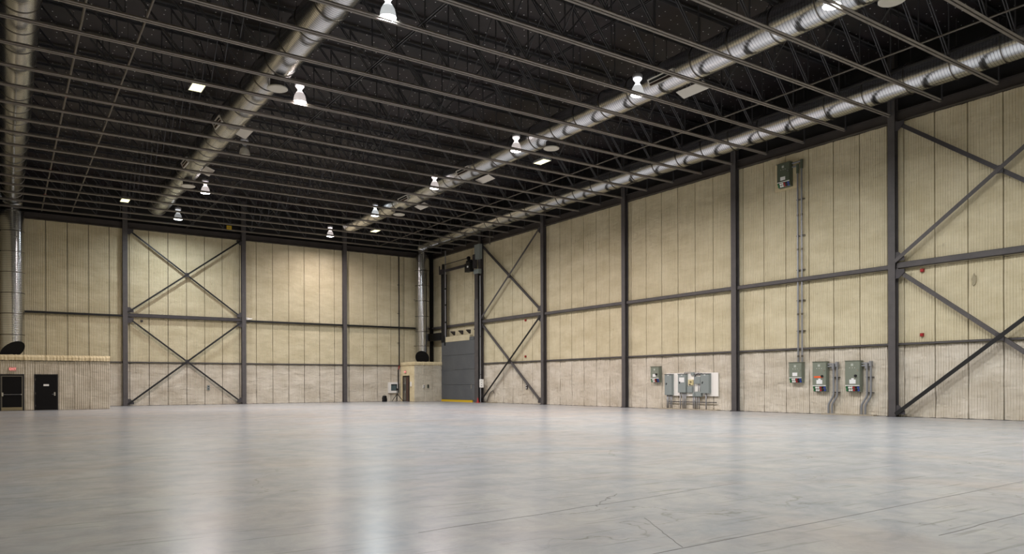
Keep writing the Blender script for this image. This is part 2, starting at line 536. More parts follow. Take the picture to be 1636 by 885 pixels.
# ------------------------------------------------------------------ girts, eave beams, braces
def between(names): return names
bays_r = [(-B * k + OFF - .17, -B * (k + 1) + OFF + .17) for k in range(0, 7)]
def channel(mb, axis, a, b, zb, h, front, back, t=.012):
    """C channel open to the wall; bottom at zb; web at front"""
    if axis == 'y':
        mb.box(front, a, zb, front + t, b, zb + h); mb.box(front, a, zb, back, b, zb + t); mb.box(front, a, zb + h - t, back, b, zb + h)
    else:
        mb.box(a, front, zb, b, front + t, zb + h); mb.box(a, front, zb, b, back, zb + t); mb.box(a, front, zb + h - t, b, back, zb + h)
    return mb
bay_name_r = ['behind the lift door bay in the corner', 'across the far cross-braced bay', 'right of the far braced bay',
              'above the white electrical backboard', 'across the bay of the cam-lock cabinets', 'across the near cross-braced bay',
              'in the bay beside the camera']
for k, (a, b) in enumerate(bays_r):
    brace = k in (1, 5)
    a2 = a if k else -0.02
    h = .27 if brace else .20
    zb = G2 - .0
    o = channel(MB(), 'y', a2, b, zb, h, .12, WX - .05).build('wall_girt', M['steel'])
    tag(o, 'upper girt on the right wall, ' + bay_name_r[k], 'girt')
    if k == 0:
        continue
    o = channel(MB(), 'y', a, b, G1, .10, .24, WX - .05).build('wall_girt', M['steel'])
    tag(o, 'thin lower girt on the right wall, ' + bay_name_r[k], 'girt')
    if k:
        pass
bays_b = [(-BL * (k + 1) + OFF + .17, -BL * k + OFF - .17) for k in range(0, 4)]
bay_name_b = ['between the corner and nearest column', 'in the pink-lit bay', 'across the cross-braced bay', 'in the bay above the enclosure with two doors']
for k, (a, b) in enumerate(bays_b):
    h = .27 if k == 2 else .14
    a2 = max(a, XL + .02)
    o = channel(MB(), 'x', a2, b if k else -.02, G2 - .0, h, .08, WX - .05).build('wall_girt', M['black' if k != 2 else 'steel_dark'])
    tag(o, 'upper girt on the back wall, ' + bay_name_b[k], 'girt')
    a3 = a if k < 3 else -28.2
    b3 = b if k else -3.2
    o = channel(MB(), 'x', a3, b3, G1, .10, .24, WX - .05).build('wall_girt', M['steel'])
    tag(o, 'thin lower girt on the back wall, ' + bay_name_b[k], 'girt')
# eave beams: W sections, one per bay
def wbeam(axis, a, b, z0=EAVE, h=.46, f=.10, bk=.36):
    mb = MB(); t = .02
    if axis == 'y':
        mb.box(f, a, z0, bk, b, z0 + t).box(f, a, z0 + h - t, bk, b, z0 + h).box((f + bk) / 2 - .01, a, z0 + t, (f + bk) / 2 + .01, b, z0 + h - t)
    else:
        mb.box(a, f, z0, b, bk, z0 + t).box(a, f, z0 + h - t, b, bk, z0 + h).box(a, (f + bk) / 2 - .01, z0 + t, b, (f + bk) / 2 + .01, z0 + h - t)
    return mb
for k, (a, b) in enumerate(bays_r):
    o = wbeam('y', a if k else -.02, b).build('eave_beam', M['eave'])
    tag(o, 'dark eave beam atop the right wall, ' + bay_name_r[k], 'beam')
for k, (a, b) in enumerate(bays_b):
    o = wbeam('x', max(a, XL + .02), b if k else -.02).build('eave_beam', M['eave'])
    tag(o, 'dark eave beam atop the back wall, ' + bay_name_b[k], 'beam')

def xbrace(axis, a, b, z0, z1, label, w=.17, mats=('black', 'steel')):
    """two crossing angle braces as parts of one X, with gussets"""
    t = thing('cross_brace', label, 'brace')
    def P(u, z, d): return (d, u, z) if axis == 'y' else (u, d, z)
    ref = (1, 0, 0) if axis == 'y' else (0, 1, 0)
    s = 1 if b > a else -1
    for (u0, w0, u1, w1, d) in ((a, z0, b, z1, -.02), (a, z1, b, z0, .08)):
        mb = MB()
        # angle: one leg flat to the wall, the other standing out
        mb.bar(P(u0, w0, d), P(u1, w1, d), w, .014, ref)
        dirv = Vector(P(u1, w1, d)) - Vector(P(u0, w0, d)); dirv.normalize()
        n = dirv.cross(Vector(ref)).normalized()
        if n.z > 0: n = -n
        off = n * (w / 2)
        p0 = Vector(P(u0, w0, d + .05)) - off; p1 = Vector(P(u1, w1, d + .05)) - off
        mb.bar(p0, p1, .014, .09, ref)
        mb.build('brace_member', M[mats[0] if d < 0 else mats[1]], t)  # darker material paints shading onto a member of the same steel
    g = .42
    for u, z, su, sz in ((a, z0, s, 1), (a, z1, s, -1), (b, z0, -s, 1), (b, z1, -s, -1)):
        pts = [(u, z), (u + su * g, z), (u + su * g, z + sz * .16), (u + su * .16, z + sz * g), (u, z + sz * g)]
        mb = MB()
        if axis == 'y': mb.prism(pts, .03, .045, 0)
        else: mb.prism(pts, .03, .045, 1)
        mb.build('gusset_plate', M['steel_dark'], t)
    cu, cz = (a + b) / 2, (z0 + z1) / 2
    mb = MB(); 
    q = P(cu, cz, .105); 
    if axis == 'y': mb.box(-.01, cu - .16, cz - .16, .07, cu + .16, cz + .16)
    else: mb.box(cu - .16, -.01, cz - .16, cu + .16, .07, cz + .16)
    mb.build('centre_plate', M['steel_dark'], t)
    return t
for k in (1, 5):
    a, b = bays_r[k]
    where = 'far braced bay beside the lift door' if k == 1 else 'near braced bay at the right picture edge'
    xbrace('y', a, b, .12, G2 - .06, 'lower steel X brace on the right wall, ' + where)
    xbrace('y', a, b, G2 + .32, EAVE - .06, 'upper steel X brace on the right wall, ' + where, .17, ('steel', 'steel_dark'))  # descending member darker: its shade is put into the colour
a, b = bays_b[2]
xbrace('x', a, b, .12, G2 - .06, 'lower steel X brace on the back wall, feet at the floor', .12, ('black', 'black'))  # both members black to paint in their shaded faces
xbrace('x', a, b, G2 + .32, EAVE - .06, 'upper steel X brace on the back wall, under the eave beam', .12, ('black', 'black'))  # black here also stands for shade on the steel

# ------------------------------------------------------------------ roof joists
Z0 = 14.0
JT = 16.78
jx0, jx1 = XL + .1, .06
PN = BL / 4
def angle_x(x0, x1, y0, leg, ht, z, t=.012):
    """steel angle along x : horizontal leg at the bottom from y0, vertical leg at inner edge"""
    mb = MB()
    mb.box(x0, y0, z, x1, y0 + leg, z + t)
    yi = y0 if leg < 0 else y0
    mb.box(x0, y0, z, x1, y0 + math.copysign(t, leg), z + ht)
    return mb
joist = thing('roof_joist', '', 'joist', (0, -JS + OFF, 0))
angle_x(jx0, jx1, .022, .105, .10, Z0).build('bottom_chord', M['joist'], joist)
angle_x(jx0 + .1, jx1 - .28, -.022, -.105, .10, Z0).build('bottom_chord', M['joist'], joist)
angle_x(jx0, WX, .022, .10, -.10, JT + .1).build('top_chord', M['web'], joist)
angle_x(jx0, WX, -.022, -.10, -.10, JT + .1).build('top_chord', M['web'], joist)
def twin(a, b, w=.045, gap=.045):
    mb = MB()
    for s in (-1, 1):
        d = Vector((0, s * gap, 0))
        mb.bar(Vector(a) + d, Vector(b) + d, w, .035, (0, 1, 0))
    return mb
diag_me = twin((0, 0, 0), (-PN, 0, JT - Z0 - .12)).mesh('web_diagonal', M['web'])
vert_me = MB().box(-.02, -.02, 0, .02, .02, JT - Z0 - .08).mesh('web_vertical', M['web'])
x = -2 * BL + OFF
nodes = []
k = -7
while True:
    xn = -2 * BL + OFF + .1 + k * PN
    k += 1
    if xn < jx0 + .2: continue
    if xn > -.4: break
    nodes.append(xn)
def hits(x0, z0, x1, z1):
    for dxc, dzc, dr in ((-1.4, 14.9, .66), (-10.35, 14.95, .66), (-24.75, 15.05, .70), (-33.8, 15.0, .66)):
        for i in range(41):
            q = i / 40
            if math.hypot(x0 + (x1 - x0) * q - dxc, z0 + (z1 - z0) * q - dzc) < dr + .36: return True
    return False
for xn in nodes:
    if xn - PN > jx0 - .3 and not hits(xn, Z0 + .09, xn - PN, JT):
        put('web_diagonal', diag_me, joist, (xn, 0, Z0 + .09))
    if not hits(xn + .02, Z0 + .1, xn + .02, JT):
        put('web_vertical', vert_me, joist, (xn + .02, 0, Z0 + .06))
# last end web at the right support, and the crossed panel in the middle of the span
MB().bar((.02, 0, Z0 + .05), (.02, 0, JT - .03), .06, .05, (0, 1, 0)).build('web_vertical', M['web'], joist)
mid = [n for n in nodes if abs(n - (-2 * BL + OFF + .1)) < .1][0]
MB().bar((mid, 0, Z0 + .09), (mid + PN, 0, JT - .03), .05, .03, (0, 1, 0)).build('web_diagonal', M['web'], joist)
jt = tree(joist, kids())
ords = ['nearest the back wall', 'second from the back wall', 'third from the back wall', 'fourth from the back wall', 'fifth from the back wall',
        'sixth from the back wall', 'seventh from the back wall', 'eighth from the back wall', 'ninth from the back wall', 'tenth from the back wall']
def nth(n):
    names = ['zeroth', 'first', 'second', 'third', 'fourth', 'fifth', 'sixth', 'seventh', 'eighth', 'ninth', 'tenth', 'eleventh', 'twelfth', 'thirteenth',
             'fourteenth', 'fifteenth', 'sixteenth', 'seventeenth', 'eighteenth', 'nineteenth', 'twentieth', 'twenty-first', 'twenty-second', 'twenty-third',
             'twenty-fourth', 'twenty-fifth', 'twenty-sixth', 'twenty-seventh', 'twenty-eighth', 'twenty-ninth', 'thirtieth', 'thirty-first']
    return names[n]
for k in range(1, 31):
    lab = 'grey open-web roof joist spanning the hall, ' + (nth(k) + ' out from the back wall' if k > 1 else 'the one closest to the back wall')
    if k == 1:
        joist['label'] = lab; joist['group'] = 'open-web roof joists'
    else:
        dup(joist, jt, (0, -JS * k + OFF, 0), None, lab, 'open-web roof joists')

# cross bridging between joists (lines running towards the back wall)
br_a = MB().bar((0, 0, Z0 + .15), (0, -JS, JT - .05), .04, .03, (1, 0, 0)).mesh('bridging_rod', M['web'])
br_b = MB().bar((.05, 0, JT - .05), (.05, -JS, Z0 + .15), .04, .03, (1, 0, 0)).mesh('bridging_rod', M['web'])
for xi, lab in ((-2 * BL + OFF, 'line of crossed bridging rods between the joists down the middle of the roof'),
                (-BL + OFF - .2, 'line of crossed bridging rods between the joists near the right-hand middle duct'),
                (-3 * BL + OFF - .6, 'line of crossed bridging rods between the joists left of the middle duct')):
    t = thing('cross_bridging', lab, 'bridging', (xi, OFF, 0))
    for k in range(1, 27):
        put('bridging_rod', br_a, t, (0, -JS * k, 0)); put('bridging_rod', br_b, t, (0, -JS * k, 0))
# twin-angle horizontal bridging lying on the bottom chords
for xi, zi, lab in ((-22.1, Z0 + .2, 'dark double-angle tie running over the joist chords left of the roof centre'),
                    (-4.1, Z0 + .3, 'dark steel tie running beside the thin pale pipe near the right wall'),
                    (-13.3, JT - .2, 'dark upper tie running along the joists right of the roof centre')):
    o = MB().box(xi - .07, -62, zi, xi - .03, .3, zi + .05).box(xi + .03, -62, zi, xi + .07, .3, zi + .05).build('roof_tie', M['tie'])
    tag(o, lab, 'tie')
# sprinkler pipes
def pipe_thing(x, z, r, y0, lab, couplings=(), mk='sprinkler'):
    t = thing('sprinkler_pipe', lab, 'pipe', (x, 0, z))
    MB().tube([(0, .3, 0), (0, y0, 0)], r, 10).build('pipe_run', M[mk], t, True)
    for yy in couplings:
        MB().tube([(0, yy - .09, 0), (0, yy + .09, 0)], r * 1.6, 10).build('coupling', M['red'], t, True)['label'] = 'red pipe coupling'
    hy = -3.0
    while hy > y0:
        MB().box(-.008, hy - .008, r * .9, .008, hy + .008, JT - z).build('hanger_rod', M['steel_dark'], t)
        hy -= 4.57
    return t
pipe_thing(-31.97, 14.42, .045, -52, 'pale sprinkler pipe with red couplings, next to the leftmost duct', (-5.4, -12.3, -19.2, -26.1))
pipe_thing(-30.05, 14.62, .042, -52, 'pale sprinkler pipe without couplings, second from the leftmost duct')
pipe_thing(-5.15, 14.6, .036, -62, 'thin pale pipe running parallel to the duct along the right wall')

# ------------------------------------------------------------------ ducts
SEC = 1.9
def duct_section_mesh(r, L=SEC, seg=40):
    mb = MB(); mb.tube([(0, 0, 0), (0, 0, L)], r, seg, caps=False)
    return mb.mesh('duct_section', M['duct'], True)
def ring_mesh(r):
    mb = MB(); seg = 40
    prof = [(r - .005, -.03), (r + .022, -.02), (r + .022, .02), (r - .005, .03)]
    n0 = len(mb.v)
    for rr, z in prof:
        for k in range(seg):
            t = 2 * PI * k / seg; mb.v.append((rr * math.cos(t), rr * math.sin(t), z))
    for i in range(len(prof) - 1):
        a, b = n0 + i * seg, n0 + (i + 1) * seg
        mb.f += [(a + k, a + (k + 1) % seg, b + (k + 1) % seg, b + k) for k in range(seg)]
    return mb.mesh('joint_ring', M['duct_ring'], True)
def horizontal_duct(x, z, r, y0, y1, label, endcap=True):
    """runs from y0 (far) to y1 (near, smaller)"""
    t = thing('air_duct', label, 'duct', (x, y0, z))
    sm, rm = duct_section_mesh(r), ring_mesh(r)
    yy = 0.0
    while y0 + yy > y1:
        put('duct_section', sm, t, (0, yy, 0), (PI / 2, 0, 0))
        put('joint_ring', rm, t, (0, yy, 0), (PI / 2, 0, 0))
        MB().box(-.01, -.012, r, .01, .012, TOP - z - .25).build('hanger_rod', M['steel_dark'], t).location = (0, yy, 0)
        yy -= SEC
    if endcap:
        MB().tube([(0, .0, 0), (0, .02, 0)], r, 40).build('end_cap', M['duct'], t, True)
    return t
def elbow_path(x, y, zc, ze, n=8, R=.75):
    # from horizontal (coming from -y) bending down at y
    pts = []
    for i in range(n + 1):
        a = (PI / 2) * i / n
        pts.append((0, -R + R * math.sin(a), ze + R * math.cos(a) - 0))
    return pts
def drop_duct(duct, y, r, zc, cut):
    """vertical part with elbow on top, collar and a slant-cut mouth; parts of the duct it ends"""
    O = Matrix.Translation((0, y - duct.location.y, -duct.location.z))
    class T: pass
    t = duct
    before = set(bpy.data.objects)
    R = .72
    zt = zc - R
    pts = [(0, -R + R * math.sin(PI / 2 * i / 8), zt + R * math.cos(PI / 2 * i / 8)) for i in range(9)]
    MB().tube(pts, r * .98, 32, caps=False).build('elbow', M['duct'], t, True)
    rc = .54
    MB().tube([(0, 0, zt - .38), (0, 0, zt + .02)], rc * 1.0, 32).build('collar', M['duct'], t, True)
    # main shaft with slanted bottom
    seg = 40; mb = MB(); zb = cut[0]
    zs = [zt - .36]
    zz = zt - .36
    while zz > zb + 1.6:
        zz -= 1.45; zs.append(zz)
    zs = [z_ for z_ in zs if z_ > zb + 1.2]
    for z_ in zs:
        for k in range(seg):
            a = 2 * PI * k / seg; mb.v.append((r * math.cos(a), r * math.sin(a), z_))
    for k in range(seg):
        a = 2 * PI * k / seg; X, Y = r * math.cos(a), r * math.sin(a)
        mb.v.append((X, Y, zb + cut[1] * X + cut[2] * Y))
    for j in range(len(zs)):
        a, b = j * seg, (j + 1) * seg
        mb.f += [(b + k, b + (k + 1) % seg, a + (k + 1) % seg, a + k) for k in range(seg)]
    mb.f.append(tuple(range(seg)))
    mb.build('shaft', M['duct'], t, True)
    mo = MB()
    for k in range(seg):
        a = 2 * PI * k / seg; X, Y = (r - .012) * math.cos(a), (r - .012) * math.sin(a)
        mo.v.append((X, Y, zb + .03 + cut[1] * X + cut[2] * Y))
    mo.f.append(tuple(range(seg))[::-1])
    mo.build('open_mouth', M['void'], t)['label'] = 'dark slanted opening of the duct'
    rm = ring_mesh(r)
    for z_ in zs[1:] + [zb + 1.1]:
        put('joint_ring', rm, t, (0, 0, z_))
    # wall straps
    for z_ in (5.2, 9.6):
        MB().box(-r - .02, r * .6, z_, r + .02, r * .6 + .03, z_ + .05).build('wall_strap', M['duct_ring'], t)
    for o in set(bpy.data.objects) - before:
        o.location = o.location + O.translation
DR = .66
ductR = horizontal_duct(-1.4, 14.9, DR, -1.6, -66, 'silver duct close along the right wall, dropping down in the far corner', False)
ductA = horizontal_duct(-10.35, 14.95, DR, -5.2, -66, 'round silver duct under the roof with slotted grilles, right of the centre')
ductB = horizontal_duct(-24.75, 15.05, DR + .04, -3.2, -62, 'round silver duct under the roof, left of the centre, ending short of the back wall')
ductL = horizontal_duct(-33.8, 15.0, DR, -1.6, -60, 'leftmost silver duct, dropping down at the left picture edge', False)
drop_duct(ductR, -.87, .655, 14.9, (4.12, -.53, -.79))
drop_duct(ductL, -.95, .75, 15.0, (4.08, .41, -.75))

# round drop diffusers: parts of the ducts
def diffuser(duct, y):
    z = duct.location.z
    n = MB().tube([(0, 0, 14.12 - z), (0, 0, -DR * .9)], .3, 24).build('round_diffuser', M['steel_dark'], duct, True)
    n.location = (0, y - duct.location.y, 0)
    MB().lathe([(.36, 14.06 - z), (.42, 14.04 - z), (.42, 14.0 - z), (.38, 13.98 - z)], seg=28).build('disc', M['disc'], n, True)
    for a in (.6, 2.7, 4.8):
        MB().bar((.36 * math.cos(a), .36 * math.sin(a), 14.03 - z), (.36 * math.cos(a), .36 * math.sin(a), -DR * .7), .02, .02, (1, 0, 0)).build('support_strap', M['duct_ring'], n)
for y_ in (-33.0, -14.5): diffuser(ductB, y_)
for y_ in (-33.0, -14.6, -51.3): diffuser(ductA, y_)

# slotted grilles and deflector plates: parts of the ducts
def grille(duct, y):
    a = math.radians(205)
    nx, nz = math.cos(a), math.sin(a)
    yl = y - duct.location.y
    Mx = Matrix.Translation((nx * (DR + .03), yl, nz * (DR + .03))) @ Matrix.Rotation(-(a - PI), 4, 'Y')
    t = MB().box(-.06, -.72, -.17, .04, .72, -.12).box(-.06, -.72, .12, .04, .72, .17).box(-.06, -.72, -.12, .04, -.68, .12).box(-.06, .68, -.12, .04, .72, .12).box(-.055, -.68, -.012, .0, .68, .012).build('duct_grille', M['plate'], duct)
    t.matrix_local = Mx
    MB().box(-.01, -.68, -.12, .02, .68, .12).build('grille_back', M['void'], t)
    sl = MB()
    for i in range(30):
        yy = -.66 + i * .0455
        sl.box(-.035, yy, -.11, -.012, yy + .012, -.014)
    sl.build('louvre_blades', M['brown_reveal'], t)['kind'] = 'stuff'
    o = MB().box(.1, -.95, -DR - .22, .62, .55, -DR - .2).build('deflector_plate', M['plate'], duct)
    o.rotation_euler = (0, math.radians(20), 0); o.location = (.42, yl - .6, .12)
    o = MB().bar((.3, -.6, -DR + .08), (.3, -.6, -DR - .08), .03, .03, (1, 0, 0)).build('plate_bracket', M['duct_ring'], duct); o.location = (0, yl, 0)
for y_ in (-41.6, -24.9, -16.6): grille(ductA, y_)
for y_ in (-25.2, -17.0): grille(ductB, y_)

# ------------------------------------------------------------------ lamps
bal_me = MB().lathe([(.12, .0), (.2, .02), (.22, .06), (.22, .12), (.2, .16), (.08, .2)], seg=20).mesh('ballast', M['alu'], True)
neck_me = MB().lathe([(.2, -.02), (.14, -.10), (.09, -.16), (.11, -.24), (.16, -.3)], seg=16).mesh('neck', M['alu'], True)
rod_me = MB().tube([(0, 0, .18), (0, 0, TOP - Z0 - .80)], .012, 6).mesh('hanger', M['steel_dark'])
refl_v = [(.13, -.30), (.18, -.33), (.23, -.42), (.262, -.55), (.285, -.70), (.29, -.72)]
def lamp(x, y, tint, power, label, lit=True):
    t = thing('high_bay_lamp', label, 'lamp', (x, y, Z0 + .82), 0, 'high bay lamps under the roof')
    put('ballast', bal_me, t)
    if lit: nm = neck_me.copy(); nm.materials.clear(); nm.materials.append(emit('neck_glow', tint, 1.6 if power > .35 else .6)); put('neck', nm, t)
    else: put('neck', neck_me, t); put('hanger', rod_me, t)
    if lit:
        rm = emit('reflector_glow', tint, .55 if power > .35 else .2); lm = emit('lens_glow', tint, 40 if power > .3 else 5)
    else:
        rm = M['disc']; lm = M['disc']
    mb = MB()
    seg = 24
    for r_, z_ in refl_v:
        for k in range(seg):
            a = 2 * PI * k / seg; mb.v.append((r_ * math.cos(a), r_ * math.sin(a), z_))
    for i in range(len(refl_v) - 1):
        a, b = i * seg, (i + 1) * seg
        mb.f += [(a + k, a + (k + 1) % seg, b + (k + 1) % seg, b + k)[::-1] for k in range(seg)]
    mb.build('reflector', rm, t, True)
    MB().lathe([(.1, -.745), (.24, -.735), (.285, -.715)], seg=24).build('lens', lm, t, True)
    if lit:
        ld = bpy.data.lights.new('lamp_light', 'AREA'); ld.shape = 'DISK'; ld.size = .5
        ld.energy = LAMP_W * power; ld.color = tint; ld.spread = 2.86
        lo = bpy.data.objects.new('lamp_light', ld); C.objects.link(lo); lo.parent = t; lo.location = (0, 0, -.76)
    return t
WH = (.98, .985, 1.0); PK = (1.0, .88, .86); CL = (.90, .96, 1.0); WM = (1.0, .96, .93)
rowA = [(-3.7, PK, .4, 'pinkish lit high bay lamp, farthest along the right of centre duct'), (-12.95, CL, 1, 'white lit high bay lamp, second farthest beside the right of centre duct'),
        (-22.2, PK, 1, 'pinkish lit high bay lamp before the middle slotted grille'), (-31.4, PK, 1, 'pinkish lit high bay lamp left of the large round diffuser'),
        (-40.7, WH, 1.1, 'bright white lit high bay lamp beside the nearest slotted grille'), (-49.9, WH, 1.1, 'white lit high bay lamp at the top picture edge, right half'),
        (-59.1, WH, 1.0, 'lit high bay lamp over the camera end, right row'), (-68.2, WM, 1.0, 'lit high bay lamp behind the camera, right row')]
for y_, c_, p_, l_ in rowA: lamp(-11.5, y_, c_, p_, l_)
rowB = [(-3.7, CL, .32, 'small dimly lit bell-shaped high bay lamp near the back wall, left row'), (-12.95, PK, 1, 'pink-white lit high bay lamp, second from the back wall in the left row'),
        (-31.8, PK, 1, 'pinkish lit high bay lamp beside the nearer round diffuser, left row'), (-41.0, CL, 1.1, 'brightest bluish white high bay lamp at the top, left of centre'),
        (-50.2, WH, 1.0, 'lit high bay lamp above the picture, left row'), (-59.3, WH, 1.0, 'lit high bay lamp over the camera end, left row'), (-68.4, WM, 1.0, 'lit high bay lamp behind the camera, left row')]
for y_, c_, p_, l_ in rowB: lamp(-23.4, y_, c_, p_, l_)
lamp(-23.4, -22.6, WH, 0, 'unlit high bay lamp hanging between joists in the left row', False)

def flood(x, y, label):
    t = thing('flood_light', label, 'lamp', (x, y, Z0 + .05), 0, 'yellowish rectangular flood lights')
    MB().prism([(-.26, .03), (.26, .03), (.2, .16), (-.2, .16)], -.5, .5, 1).build('housing', M['alu'], t)
    MB().box(-.27, -.51, 0, .27, -.485, .05).box(-.27, .485, 0, .27, .51, .05).box(-.27, -.485, 0, -.245, .485, .05).box(.245, -.485, 0, .27, .485, .05).build('rim', M['alu'], t)
    MB().box(-.245, -.485, .012, .245, .485, .03).build('diffuser', M['flood'], t)
    for s in (-1, 1):
        MB().tube([(0, s * .3, .16), (0, s * .3, TOP - Z0 - .03)], .008, 6).build('hanger', M['steel_dark'], t)
M['flood'] = emit('flood_glow', (1.0, .93, .42), 2.6)
flood(-27.55, -31.2, 'yellowish rectangular flood light in the upper left of the roof')
flood(-27.5, -8.1, 'yellowish rectangular flood light above the left back wall bay')
flood(-9.25, -30.7, 'yellowish rectangular flood light in front of the large round diffuser')
flood(-9.3, -8.0, 'yellowish rectangular flood light far down the right of centre duct')
flood(-27.5, -54.3, 'yellowish rectangular flood light behind the camera, left side')
flood(-9.3, -54.0, 'yellowish rectangular flood light above the picture, right side')

# ------------------------------------------------------------------ left enclosure with two doors
ey, ex = -7.0, -28.33
encl = S(MB().box(XL + .01, ey, 0, ex, WX - .08, 3.45).build('wall_enclosure_left', M['foam_block']))
def enc_panel(parent, x0, wd, y_, z0, h, seed, ribs, mk='foam_block', rot=0.0, lump=.016):
    me = panel_mesh(wd, h, seed, ribs, M[mk], lump)
    return put('foam_panel', me, parent, (x0, y_, z0), (0, 0, rot))
xx = ex; i = 0
D1 = (-34.52, -33.22); D2 = (-32.66, -31.36)
for x0, x1, z0 in ((-29.55, ex, .02), (-30.45, -29.55, .02), (D2[1], -30.45, .02), (D2[0], D2[1], 2.34), (D1[1], D2[0], .02), (D1[0], D1[1], 2.34), (XL + .02, D1[0], .02)):
    i += 1
    enc_panel(encl, x0, x1 - x0, ey, z0, 3.2 - z0, 50 + i, max(3, int((x1 - x0) / .115)))
# thick foam lip along the top
def lip_mesh(L, seed, depth=.16, h=.36):
    rnd = random.Random(seed); v = []; f = []; n = int(L / .09)
    for i in range(n + 1):
        x = L * i / n; e = .018 * (i % 2) + rnd.uniform(-.012, .012)
        v += [(x, .02, 0), (x, -depth - e, .02 + rnd.uniform(-.015, .015)), (x, -depth - e - .02, h * .6), (x, -depth * .6, h + rnd.uniform(-.02, .02)), (x, .02, h)]
    for i in range(n):
        for j in range(4):
            a = i * 5 + j; f.append((a, a + 5, a + 6, a + 1)[::-1])
    f.append((0, 1, 2, 3, 4)[::-1]); f.append(tuple(n * 5 + j for j in range(5)))
    me = bpy.data.meshes.new('foam_lip'); me.from_pydata(v, [], f); me.update(); me.materials.append(M['foam_lip'])
    return me
for k in range(6):
    a = XL + .02 + k * (ex - XL) / 6
    put('foam_lip', lip_mesh((ex - XL) / 6 - .02, 80 + k), encl, (a, ey, 3.22))
MB().box(XL + .01, ey - .05, 3.18, ex + .02, ey + .02, 3.225).build('metal_flashing', M['frame_grey'], encl)

# door 1: exit door with push bar (dark glass-black leaf)
d1 = S(MB().box(D1[0], ey - .07, 0, D1[0] + .07, ey + .02, 2.34).box(D1[1] - .07, ey - .07, 0, D1[1], ey + .02, 2.34).box(D1[0] + .07, ey - .07, 2.26, D1[1] - .07, ey + .02, 2.34).build('door_1', M['black']))
L0, L1 = D1[0] + .07, D1[1] - .07
leaf = MB().box(L0, ey - .055, .02, L1, ey - .01, 2.26).build('door_leaf', M['door_black'], d1)
MB().box(L0, ey - .075, .16, L0 + .06, ey - .055, 2.24).box(L1 - .06, ey - .075, .16, L1, ey - .055, 2.24).box(L0 + .06, ey - .075, 2.18, L1 - .06, ey - .055, 2.24).build('leaf_edge_trim', M['frame_grey'], leaf)
MB().box(L0 + .01, ey - .085, .03, L1 - .01, ey - .055, .22).build('kick_plate', M['kick'], leaf)['label'] = 'brushed metal kick plate'
MB().tube([(L0 + .1, ey - .13, 1.04), (L1 - .06, ey - .13, 1.04)], .022, 10).box(L0 + .03, ey - .15, .93, L0 + .12, ey - .055, 1.16).box(L1 - .1, ey - .13, 1.0, L1 - .05, ey - .055, 1.08).build('push_bar', M['chrome'], leaf)
# door 2
d2 = S(MB().box(D2[0], ey - .07, 0, D2[0] + .05, ey + .02, 2.34).box(D2[1] - .05, ey - .07, 0, D2[1], ey + .02, 2.34).box(D2[0] + .05, ey - .07, 2.28, D2[1] - .05, ey + .02, 2.34).build('door_2', M['black']))
leaf = MB().box(D2[0] + .05, ey - .06, .02, D2[1] - .05, ey - .01, 2.28).build('door_leaf', M['door_black'], d2)
MB().box(-32.16, ey - .068, 1.57, -31.86, ey - .06, 1.69).box(-32.12, ey - .07, 1.65, -31.9, ey - .068, 1.66).build('door_sign', M['paper'], leaf)['label'] = 'small pale sign plate'
MB().box(-31.58, ey - .08, .94, -31.5, ey - .06, 1.16).tube([(-31.53, ey - .07, 1.03), (-31.53, ey - .12, 1.03), (-31.7, ey - .12, 1.03)], .014, 8).build('lever_handle', M['chrome'], leaf)
for z_ in (.3, 1.1, 2.0):
    MB().tube([(D2[0] + .055, ey - .07, z_ - .06), (D2[0] + .055, ey - .07, z_ + .06)], .014, 8).build('hinge', M['frame_grey'], leaf)

def text_mesh(s, size, material, extrude=.004):
    cu = bpy.data.curves.new('txt', 'FONT'); cu.body = s; cu.size = size; cu.extrude = extrude
    cu.align_x = 'CENTER'; cu.align_y = 'CENTER'; cu.resolution_u = 2
    ob = bpy.data.objects.new('txt', cu); C.objects.link(ob)
    dg = bpy.context.evaluated_depsgraph_get(); dg.update()
    me = bpy.data.meshes.new_from_object(ob.evaluated_get(dg))
    bpy.data.objects.remove(ob); bpy.data.curves.remove(cu)
    me.materials.clear(); me.materials.append(material)
    me.name = 'lettering'
    return me
M['exit_glow'] = emit('exit_letters', (1.0, .08, .09), 1.2)
def exit_sign(loc, rz, label, w=.36, h=.27):
    t = thing('exit_sign', label, 'sign', loc, rz)
    MB().box(-w / 2, -.05, -h / 2, w / 2, 0, h / 2).build('housing', mat('exit_face', (196, 150, 140), .5), t)
    o = put('lettering', text_mesh('EXIT', .19, M['exit_glow']), t, (0, -.056, 0), (PI / 2, 0, 0))
    o['label'] = 'glowing red letters reading EXIT'
exit_sign((-33.83, ey - .06, 2.66), 0, 'red EXIT sign over the push-bar door at the left edge')

# ------------------------------------------------------------------ corner enclosure
bx, by = -3.09, -2.6
enc2 = S(MB().box(bx, by, 0, WX - .3, -.2, 3.4).box(bx, -.2, 0, WX - .5, WX - .06, 3.4).build('wall_enclosure_corner', M['foam_block']))
for k, (x0, wd) in enumerate(((bx, .95), (bx + .95, .9), (bx + 1.85, .9))):
    enc_panel(enc2, x0, wd, by, .02, 3.36, 70 + k, 8)
